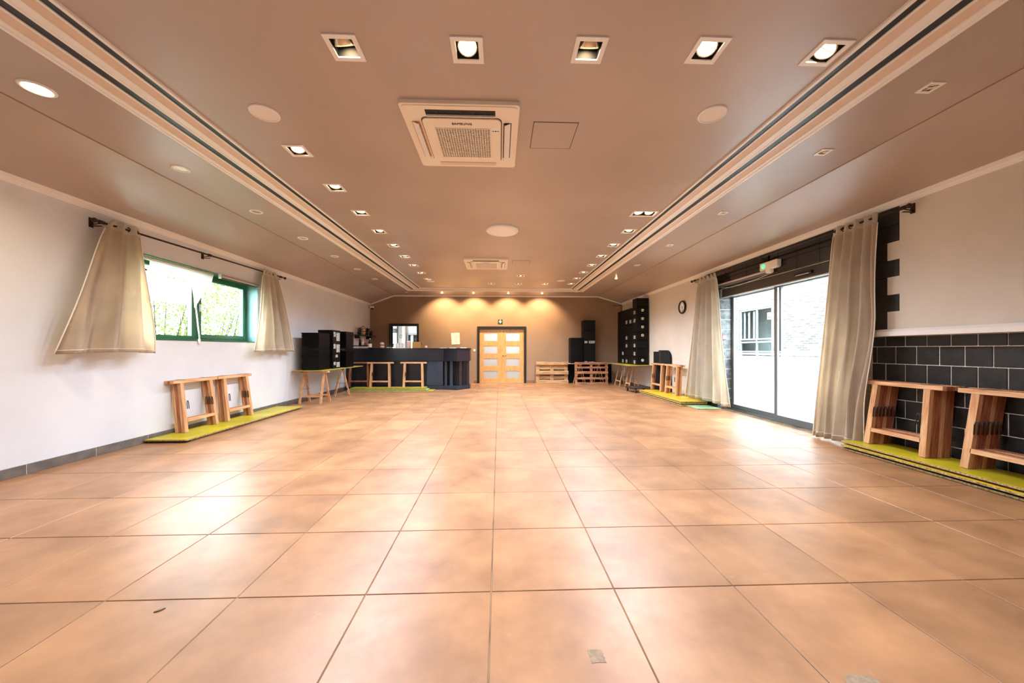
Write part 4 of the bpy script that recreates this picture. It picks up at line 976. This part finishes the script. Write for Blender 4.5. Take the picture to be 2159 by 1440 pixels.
# ------------------------------------------------------------------ pallets
def pallet(label, c, lean, rz, style):
    t = thing('pallet', label, 'pallet', c, (-lean, 0, rz))
    W, Hh = 1.2, 0.8
    wm = 'wood_pallet' if style == 'blocks' else 'wood_pallet_red'
    def bx(nm, x0, x1, y0, y1, z0, z1, m=wm):
        bm = NB(); box(bm, x0, x1, y0, y1, z0, z1); bev(bm, 0.004); part(nm, bm, m, t, local=True)
    if style == 'blocks':
        for z0, z1 in ((0.0, 0.11), (0.335, 0.47), (0.69, 0.80)): bx('runner_board', -W / 2, W / 2, 0.0, 0.022, z0, z1)
        for x in (-0.53, 0.0, 0.53):
            for z0, z1 in ((0.01, 0.11), (0.33, 0.47), (0.69, 0.79)): bx('block', x - 0.065, x + 0.065, 0.022, 0.10, z0, z1)
            bx('stringer', x - 0.065, x + 0.065, 0.10, 0.122, 0.0, 0.8)
        for z0, z1 in ((0.0, 0.14), (0.17, 0.285), (0.33, 0.47), (0.515, 0.63), (0.66, 0.8)): bx('deck_board', -W / 2, W / 2, 0.122, 0.144, z0, z1)
    else:
        for z0, z1 in ((0.0, 0.085), (0.19, 0.265), (0.385, 0.475), (0.575, 0.645), (0.715, 0.80)): bx('deck_board', -W / 2, W / 2, 0.0, 0.02, z0, z1)
        for x in (-0.55, 0.0, 0.55): bx('stringer', x - 0.04, x + 0.04, 0.02, 0.10, 0.0, 0.8)
pallet('light wood pallet with block feet standing right of the double door', (1.965, 13.05, 0.0), R(3), 0, 'blocks')
pallet('reddish slatted pallet standing in front of the black stacks', (3.30, 12.58, 0.0), R(2), 0, 'slats')

# ------------------------------------------------------------------ dolly
t = thing('dolly', 'low dark slatted furniture dolly on castors by the right table', 'dolly', (4.16, 10.42, 0), (0, 0, R(8)))
for k in range(6):
    bm = NB(); box(bm, -0.33, 0.33, -0.30 + 0.1 * k, -0.30 + 0.1 * k + 0.088, 0.125, 0.148); part('slat', bm, 'wood_dolly', t, local=True)
for x in (-0.27, 0.27):
    bm = NB(); box(bm, x - 0.03, x + 0.03, -0.29, 0.29, 0.10, 0.125); part('bearer', bm, 'wood_dolly', t, local=True)
for x in (-0.26, 0.26):
    for y in (-0.24, 0.24):
        bm = NB(); box(bm, x - 0.02, x + 0.02, y - 0.025, y + 0.025, 0.05, 0.10); cs = part('castor', bm, 'steel', t, local=True)
        bm = NB(); lathe(bm, [(0.02, -0.016), (0.042, -0.014), (0.042, 0.014), (0.02, 0.016)], (x, y - 0.01, 0.042), 16, Matrix.Rotation(R(90), 3, 'Y')); part('wheel', bm, 'black_gloss', cs, True, local=True)

# ------------------------------------------------------------------ bar
bt = thing('bar_counter', 'long black bar counter with faceted right end in front of the hatch', 'bar counter', (-2.8, 11.6, 0))
outer = [(-4.735, 11.20), (-1.74, 11.20), (-1.29, 11.02), (-0.93, 11.50), (-0.93, 11.95), (-4.735, 11.95)]
def inset(p, d):
    c = Vector((-2.8, 11.65)); return [(c.x + (q[0] - c.x) * (1 - d / 1.9), c.y + (q[1] - c.y) * (1 - d / 0.5)) if q[0] > -4.7 else (q[0], c.y + (q[1] - c.y) * (1 - d / 0.5)) for q in p]
bm = NB(); prism(bm, [(-4.735, 11.18), (-1.75, 11.18), (-1.285, 10.995), (-0.90, 11.50), (-0.90, 11.97), (-4.735, 11.97)], 1.262, 1.292); part('worktop', bm, 'black_gloss', bt)
def wallpanel(p, q, z0, z1, m, nm, th=0.02, gap=0.002):
    bm = NB(); p = Vector(p); q = Vector(q); d = (q - p).normalized(); n = Vector((-d.y, d.x))
    a, b_ = p + d * gap, q - d * gap
    prism(bm, [tuple(a), tuple(b_), tuple(b_ + n * th), tuple(a + n * th)], z0, z1); part(nm, bm, m, bt)
wallpanel((-4.735, 11.20), (-3.3, 11.20), 0.89, 1.26, 'bar_black', 'fascia'); wallpanel((-3.3, 11.20), (-1.74, 11.20), 0.89, 1.26, 'bar_black', 'fascia')
wallpanel((-1.74, 11.20), (-1.29, 11.02), 0.89, 1.26, 'bar_black', 'fascia'); wallpanel((-1.29, 11.02), (-0.93, 11.50), 0.89, 1.26, 'bar_plum', 'fascia'); wallpanel((-0.93, 11.50), (-0.93, 11.95), 0.89, 1.26, 'bar_plum', 'fascia')
bm = NB(); prism(bm, [(-4.735, 11.23), (-2.55, 11.23), (-2.2, 11.26), (-1.75, 11.24), (-1.75, 11.95), (-4.735, 11.95)], 0.13, 0.89); part('body', bm, 'bar_black', bt)
wallpanel((-2.25, 11.215), (-1.745, 11.215), 0.13, 0.885, 'bar_blue', 'side_panel')
bm = NB(); prism(bm, [(-1.75, 11.42), (-1.30, 11.30), (-1.05, 11.60), (-1.05, 11.95), (-1.75, 11.95)], 0.13, 0.89); part('recess_core', bm, 'black_matt', bt)
for (x, y, m) in ((-1.66, 11.22, 'bar_blue'), (-1.48, 11.15, 'bar_blue'), (-1.20, 11.20, 'bar_plum'), (-1.10, 11.33, 'bar_black'), (-0.99, 11.47, 'bar_plum')):
    bm = NB(); box(bm, x - 0.04, x + 0.04, y, y + 0.03, 0.12, 0.89); part('slat', bm, m, bt)
bm = NB(); prism(bm, [(-4.735, 11.21), (-1.745, 11.21), (-1.29, 11.03), (-0.94, 11.50), (-0.94, 11.95), (-4.735, 11.95)], 0.0, 0.12); part('plinth', bm, 'bar_blue', bt)

# goods on and behind the bar
ZB = 1.292
def bottle(x, y, label, h=0.30, r=0.04, m='bottle_brown', cap='white_trim', lab=True, z=ZB):
    t = thing('bottle', label, 'bottle', (x, y, z))
    bm = NB(); lathe(bm, [(r, 0), (r, h * 0.55), (r * 0.8, h * 0.66), (r * 0.36, h * 0.8), (r * 0.36, h * 0.93)], (0, 0, 0), 16); part('glass', bm, m, t, True, local=True)
    bm = NB(); lathe(bm, [(r * 0.42, h * 0.91), (r * 0.42, h)], (0, 0, 0), 12); part('cap', bm, cap, t, True, local=True)
    if lab:
        bm = NB(); lathe(bm, [(r + 0.001, h * 0.08), (r + 0.001, h * 0.46)], (0, 0, 0), 16, None, False); part('label', bm, 'paper', t, True, local=True)
bottle(-4.08, 11.45, 'brown bottle with white label and cap on the left of the bar', 0.31, 0.055)
bottle(-4.45, 11.6, 'slim dark bottle with silver neck at the left end of the bar', 0.29, 0.035, 'black_gloss', 'steel', False, ZB + 0.09)
bottle(-4.36, 11.62, 'pale orange bottle beside the slim dark one on the bar', 0.26, 0.035, 'skin_pink', 'terracotta', True, ZB + 0.09)
t = thing('serving_tray', 'dark tray holding bottles at the left end of the bar', 'tray', (-4.42, 11.62, ZB + 0.06))
bm = NB(); box(bm, -4.70, -4.16, 11.45, 11.8, ZB + 0.06, ZB + 0.075); part('base', bm, 'black_matt', t)
bm = NB()
for a in ((-4.70, -4.16, 11.45, 11.46), (-4.70, -4.16, 11.79, 11.8), (-4.70, -4.69, 11.45, 11.8), (-4.17, -4.16, 11.45, 11.8)): box(bm, a[0], a[1], a[2], a[3], ZB + 0.075, ZB + 0.09)
part('rim', bm, 'wood_dolly', t)
bm = NB(); box(bm, -4.72, -4.44, 11.42, 11.84, ZB, ZB + 0.06); single('white_box', bm, 'paper', 'flat white box under the dark tray on the bar', 'box')
bm = NB(); box(bm, -4.43, -4.18, 11.43, 11.84, ZB, ZB + 0.055); single('white_box', bm, 'clear_cup', 'thin grey-white box beside the flat white one on the bar', 'box')
bm = NB(); lathe(bm, [(0.05, 0), (0.055, 0.05), (0.03, 0.09), (0.05, 0.1)], (-4.26, 11.6, ZB + 0.076), 14); single('red_figurine', bm, 'terracotta', 'small red ornament on the dark tray', 'ornament', smooth=True)
t = thing('storage_jar', 'pinkish jar with dark band on the bar right of the brown bottle', 'jar', (-3.72, 11.5, ZB))
bm = NB(); lathe(bm, [(0.06, 0), (0.075, 0.05), (0.06, 0.1), (0.07, 0.14), (0.04, 0.19)], (0, 0, 0), 16); part('body', bm, 'skin_pink', t, True, local=True)
bm = NB(); lathe(bm, [(0.068, 0.09), (0.068, 0.115)], (0, 0, 0), 16, None, False); part('band', bm, 'bottle_brown', t, True, local=True)
t = thing('floral_decoration', 'small dark and green artificial flower bunch lying on the bar', 'decoration', (-3.45, 11.5, ZB))
random.seed(5)
bm = NB()
for k in range(40):
    a = random.uniform(0, 6.28); rr_ = random.uniform(0.02, 0.12); z = random.uniform(0.01, 0.12)
    p = Vector((rr_ * math.cos(a), rr_ * 0.6 * math.sin(a), z)); beam(bm, p, p + Vector((random.uniform(-.05, .05), random.uniform(-.05, .05), random.uniform(0, .05))), 0.02, 0.004)
part('leaves', bm, 'leaf_dark', t, local=True)
for k in range(4):
    bm = NB(); lathe(bm, [(0.005, 0), (0.022, 0.012), (0.005, 0.03)], (-0.08 + 0.05 * k, -0.08, 0.01), 8); part('flower', bm, 'paper', t, True, local=True)
for k, x in enumerate((-3.24, -3.14, -3.05)):
    t = thing('glass_cup', ['left', 'middle', 'right'][k] + ' clear cup of the three on the bar before the hatch', 'cup', (x - 0.02, 11.55, ZB + 0.031), group='clear cups on the bar')
    bm = NB(); lathe(bm, [(0.03, 0), (0.04, 0.13), (0.036, 0.13), (0.027, 0.005)], (0, 0, 0), 14, None, False); part('cup', bm, 'clear_cup', t, True, local=True)
bm = NB(); box(bm, -3.32, -2.98, 11.45, 11.65, ZB, ZB + 0.03); single('white_box', bm, 'paper', 'low white box under the clear cups on the bar', 'box')
t = thing('drink_carton', 'tall white and pink carton on the bar at the hatch frame', 'carton', (-2.88, 11.5, ZB))
bm = NB(); box(bm, -2.93, -2.83, 11.46, 11.54, ZB, ZB + 0.2); part('carton', bm, 'skin_pink', t)
bm = NB(); box(bm, -2.93, -2.83, 11.46, 11.54, ZB + 0.201, ZB + 0.235); part('top', bm, 'paper', t)
t = thing('cardboard_box', 'open brown cardboard box on the bar in front of the hatch', 'box', (-2.55, 11.45, ZB))
bm = NB()
for a in ((-2.73, -2.45, 11.36, 11.37), (-2.73, -2.45, 11.57, 11.58), (-2.73, -2.72, 11.37, 11.57), (-2.46, -2.45, 11.37, 11.57)): box(bm, a[0], a[1], a[2], a[3], ZB, ZB + 0.20)
box(bm, -2.73, -2.45, 11.36, 11.58, ZB, ZB + 0.005); part('carton', bm, 'cardboard', t)
bm = NB(); beam(bm, (-2.445, 11.36, ZB + 0.2), (-2.40, 11.30, ZB + 0.12), 0.16, 0.005, (1, 0, 0)); part('flap', bm, 'cardboard', t)
bm = NB(); lathe(bm, [(0.04, 0), (0.05, 0.04), (0.02, 0.08)], (-2.33, 11.5, ZB), 12); single('small_bowl', bm, 'skin_pink', 'small pinkish bowl beside the cardboard box on the bar', 'bowl', smooth=True)
for k, (x, y) in enumerate(((-1.78, 11.45), (-1.47, 11.45), (-1.15, 11.6))):
    bm = NB(); box(bm, x - 0.1, x + 0.1, y - 0.06, y + 0.06, ZB, ZB + 0.012 + 0.006 * k); single('paper_pad', bm, 'paper', ['left', 'middle', 'right'][k] + ' flat white paper on the right part of the bar', 'paper', 'papers on the bar')
# wall shelf with plants
t = thing('wall_shelf', 'dark wooden shelf with plants on the left wall beyond the bar', 'shelf', (-4.6, 12.45, 1.70))
bm = NB(); box(bm, XL, -4.46, 11.75, 13.2, 1.715, 1.74); part('plank', bm, 'wood_dolly', t)
for y in (11.9, 12.9):
    bm = NB(); box(bm, XL, -4.55, y, y + 0.03, 1.62, 1.715); part('bracket', bm, 'black_matt', t)
def plant(x, y, z, n, h, label, m='leaf_dark'):
    t = thing('potted_plant', label, 'plant', (x, y, z))
    bm = NB(); lathe(bm, [(0.05, 0), (0.065, 0.09), (0.055, 0.09)], (0, 0, 0), 14); part('pot', bm, 'black_matt', t, True, local=True)
    bm = NB()
    for k in range(n):
        a = random.uniform(0, 6.28); sp = random.uniform(0.04, 0.16); hh = random.uniform(0.4, 1.0) * h
        p0 = Vector((0, 0, 0.08)); p1 = Vector((sp * 0.6 * math.cos(a), sp * 0.6 * math.sin(a), 0.08 + hh * 0.7)); p2 = Vector((sp * 1.2 * math.cos(a), sp * 1.2 * math.sin(a), 0.08 + hh))
        beam(bm, p0, p1, 0.006, 0.006)
        s = (p2 - p1).cross(Vector((0, 0, 1))).normalized() * 0.022 if (p2 - p1).cross(Vector((0, 0, 1))).length > 1e-4 else Vector((0.02, 0, 0))
        v = [bm.verts.new(q) for q in (p1, (p1 + p2) / 2 + s, p2, (p1 + p2) / 2 - s)]; bm.faces.new(v)
    part('foliage', bm, m, t, local=True)
plant(-4.58, 11.88, 1.741, 26, 0.17, 'small dark leafy plant at the near end of the wall shelf')
plant(-4.58, 12.55, 1.741, 40, 0.20, 'spreading dark plant in the middle of the wall shelf')
plant(-4.58, 12.92, 1.741, 26, 0.12, 'low dark plant at the far end of the wall shelf')
t = thing('wicker_lantern', 'arched wicker lantern with cream cloth on the wall shelf', 'lantern', (-4.58, 12.2, 1.741))
bm = NB(); lathe(bm, [(0.07, 0), (0.075, 0.12), (0.07, 0.17), (0.05, 0.22), (0.01, 0.25)], (0, 0, 0), 14); part('body', bm, 'skin_pink', t, True, local=True)
bm = NB(); tube(bm, [(0.085 * math.cos(R(a)) , 0.0, 0.13 + 0.17 * math.sin(R(a))) for a in range(-40, 221, 20)], 0.012, 6); part('wicker_arch', bm, 'basket', t, True, local=True)
bm = NB(); lathe(bm, [(0.077, 0.11), (0.077, 0.13)], (0, 0, 0), 14, None, False); part('band', bm, 'bottle_brown', t, True, local=True)

# small things on the floor
bm = NB()
pts = [(0.366, 1.47), (0.397, 1.473), (0.426, 1.468), (0.429, 1.452), (0.423, 1.443), (0.43, 1.431), (0.425, 1.425), (0.43, 1.409), (0.397, 1.411), (0.37, 1.408), (0.369, 1.44)]
prism(bm, pts, 0.0004, 0.0012); single('tape_patch', bm, 'tape_grey', 'torn square of grey-brown tape stuck on a floor tile in front', 'tape')
bm = NB(); prism(bm, [(-1.64, 1.755), (-1.631, 1.769), (-1.617, 1.78), (-1.608, 1.782), (-1.614, 1.769), (-1.625, 1.758)], 0.0004, 0.004); single('dry_leaf', bm, 'bottle_brown', 'tiny brown dry leaf lying on a pale floor tile at left', 'leaf')

bm = NB(); prism(bm, [(1.365 + 0.062 * math.cos(a) * (1 + 0.1 * math.sin(3 * a)), 1.288 + 0.036 * math.sin(a)) for a in [2 * math.pi * k / 14 for k in range(14)]], 0.0004, 0.0012); single('tape_patch', bm, 'tape_grey', 'rounded grey-brown patch on the floor at the bottom right edge', 'tape')

# ------------------------------------------------------------------ outside: yard and house to the right, shrubs to the left
bm = NB(); box(bm, 5.02, 40, -20, 50, -0.12, -0.02); struct('ground_yard', bm, 'concrete_out')
bm = NB(); box(bm, -40, XL - TH, -20, 50, -0.12, -0.02); struct('ground_garden', bm, 'grass_out')
hb = thing('brick_house', 'whitewashed brick house across the yard behind the sliding door', 'building', (10.6, 12, 0))
HXf = 10.6
wy0, wy1, wz0, wz1 = 13.5, 15.35, 0.55, 2.95
bm = NB()
for a in ((-4, wy0, 0, 8), (wy1, 34, 0, 8), (wy0, wy1, 0, wz0), (wy0, wy1, wz1, 8)): box(bm, HXf, HXf + 0.1, a[0], a[1], a[2], a[3])
part('wall', bm, 'brick_white', hb)
bm = NB()
for a in ((0.9, 0.95, -0.4, 1.8, -0.4, 0.4), (0.1, 0.95, 1.8, 1.85, -0.4, 0.4), (0.1, 0.95, -0.45, -0.4, -0.4, 0.4), (0.1, 0.95, -0.4, 1.8, 0.4, 0.45), (0.1, 0.95, -0.4, 1.8, -0.45, -0.4)):
    box(bm, HXf + a[0], HXf + a[1], wy0 + a[2] if a[2] < 1 else wy1 + a[2] - 0.4, wy0 + a[3] if a[3] < 0 else wy1 + a[3] - 0.4, (wz0 if a[4] < 0 else wz1) + a[4], (wz0 if a[5] < 0 else wz1) + a[5])
part('room_beyond', bm, 'window_interior', hb)
bm = NB(); ym = 14.35; zm = 1.62
for a in ((wy0, wy0 + 0.05, wz0, wz1), (wy1 - 0.05, wy1, wz0, wz1), (ym - 0.035, ym + 0.035, wz0, wz1)): box(bm, HXf + 0.03, HXf + 0.09, a[0], a[1], a[2], a[3])
for z in (wz0 + 0.03, zm - 0.06, zm + 0.06, wz1 - 0.03): box(bm, HXf + 0.02, HXf + 0.09, wy0, wy1, z - 0.03, z + 0.03)
wf = part('window_frame', bm, 'window_white', hb)
for y in (14.55, 14.85, 15.12):
    bm = NB(); box(bm, HXf + 0.11, HXf + 0.13, y, y + 0.11, zm + 0.1, wz1 - 0.1); part('window_curtain', bm, 'window_white', wf)
for a in ((wy0 + 0.05, ym - 0.035), (ym + 0.035, wy1 - 0.05)):
    for b_ in ((wz0 + 0.06, zm - 0.09), (zm + 0.09, wz1 - 0.06)):
        bm = NB(); box(bm, HXf + 0.055, HXf + 0.06, a[0], a[1], b_[0], b_[1]); part('pane', bm, 'glass', wf)
bm = NB(); box(bm, HXf + 0.10, HXf + 0.11, 13.5, 13.85, 2.45, 2.72); sg = part('window_sign', bm, 'paper', hb)
bm = NB(); box(bm, HXf + 0.096, HXf + 0.10, 13.5, 13.85, 2.64, 2.72); part('print_band', bm, 'teal_print', sg)
for k in range(3):
    bm = NB(); box(bm, HXf + 0.096, HXf + 0.10, 13.53 + 0.11 * k, 13.59 + 0.11 * k, 2.49, 2.57); part('print_mark', bm, ['terracotta', 'win_green', 'ink'][k], sg)
bm = NB(); box(bm, HXf - 0.03, HXf + 0.1, wy0 - 0.1, wy1 + 0.1, wz0 - 0.08, wz0); part('sill', bm, 'window_white', hb)
for y, z in ((wy1 + 0.25, 2.62), (wy0 - 0.18, 2.75)):
    bm = NB(); box(bm, HXf - 0.02, HXf, y - 0.02, y + 0.02, z - 0.1, z + 0.1); box(bm, HXf - 0.02, HXf, y - 0.05, y + 0.05, z - 0.015, z + 0.015); part('wall_anchor', bm, 'dark_steel', hb)
bm = NB(); prism(bm, [(XL - 0.8, 3.34), (5.02, 3.34), (5.02, 3.5), (0.1, 6.2), (XL - 0.8, 3.5)], YB - 0.4, 18.6, 'y'); struct('roof', bm, 'slot_dark')  # hall roof, out of view; added to keep sky out of pane reflections
bm = NB(); box(bm, -1.0, 5.0, 18.62, 42.0, 0, 8.0); struct('reflection_block', bm, 'brick_white')  # unseen block added for the house panes to mirror in place of sky
# shrubs
def shrub(x, y, w_, h, n, label, seed):
    rnd = random.Random(seed)
    t = thing('garden_shrub', label, 'shrub', (x, y, -0.02), group='shrubs outside the left window')
    bm = NB()
    for k in range(9):
        a = rnd.uniform(0, 6.28); p = [Vector((0.1 * math.cos(a), 0.1 * math.sin(a), 0))]
        for q in range(4): p.append(p[-1] + Vector((rnd.uniform(-.25, .25) * w_ * 0.6 + 0.12 * math.cos(a) * w_, rnd.uniform(-.25, .25) * w_ * 0.6 + 0.12 * math.sin(a) * w_, h * 0.23)))
        tube(bm, p, [0.03, 0.024, 0.017, 0.011, 0.006], 5)
    part('branches', bm, 'bark', t, True, local=True)
    vs, fs = [], []
    for k in range(n):
        a = rnd.uniform(0, 6.28); rr_ = w_ * math.sqrt(rnd.random()); z = rnd.uniform(0.15, 1.05) * h
        rr_ *= 1.0 - 0.35 * max(0, z / h - 0.6)
        c = Vector((rr_ * math.cos(a), rr_ * math.sin(a), z)); L_ = rnd.uniform(0.04, 0.09)
        d = Vector((rnd.uniform(-1, 1), rnd.uniform(-1, 1), rnd.uniform(-1, 1))).normalized(); e = d.cross(Vector((rnd.uniform(-1, 1), rnd.uniform(-1, 1), 0.3))).normalized()
        i = len(vs); vs += [c, c + d * L_ * 0.5 + e * L_ * 0.3, c + d * L_, c + d * L_ * 0.5 - e * L_ * 0.3]; fs.append((i, i + 1, i + 2, i + 3))
    me = D.meshes.new('foliage'); me.from_pydata(vs, [], fs); me.materials.append(M['leaf_bright']); o = D.objects.new('foliage', me); COL.objects.link(o); o.parent = t
shrub(-8.0, 8.6, 1.25, 3.4, 5200, 'light green leafy shrub behind the left pane of the green window', 1)
shrub(-8.2, 10.6, 1.25, 3.2, 5200, 'light green leafy shrub behind the right pane of the green window', 2)
shrub(-8.6, 12.6, 1.2, 3.3, 4200, 'light green leafy shrub at the far edge of the green window', 3)
shrub(-8.4, 7.0, 1.1, 3.0, 3600, 'light green leafy shrub nearest the camera beyond the green window', 4)
print('floor tiles', ntile, 'objects', len(D.objects))
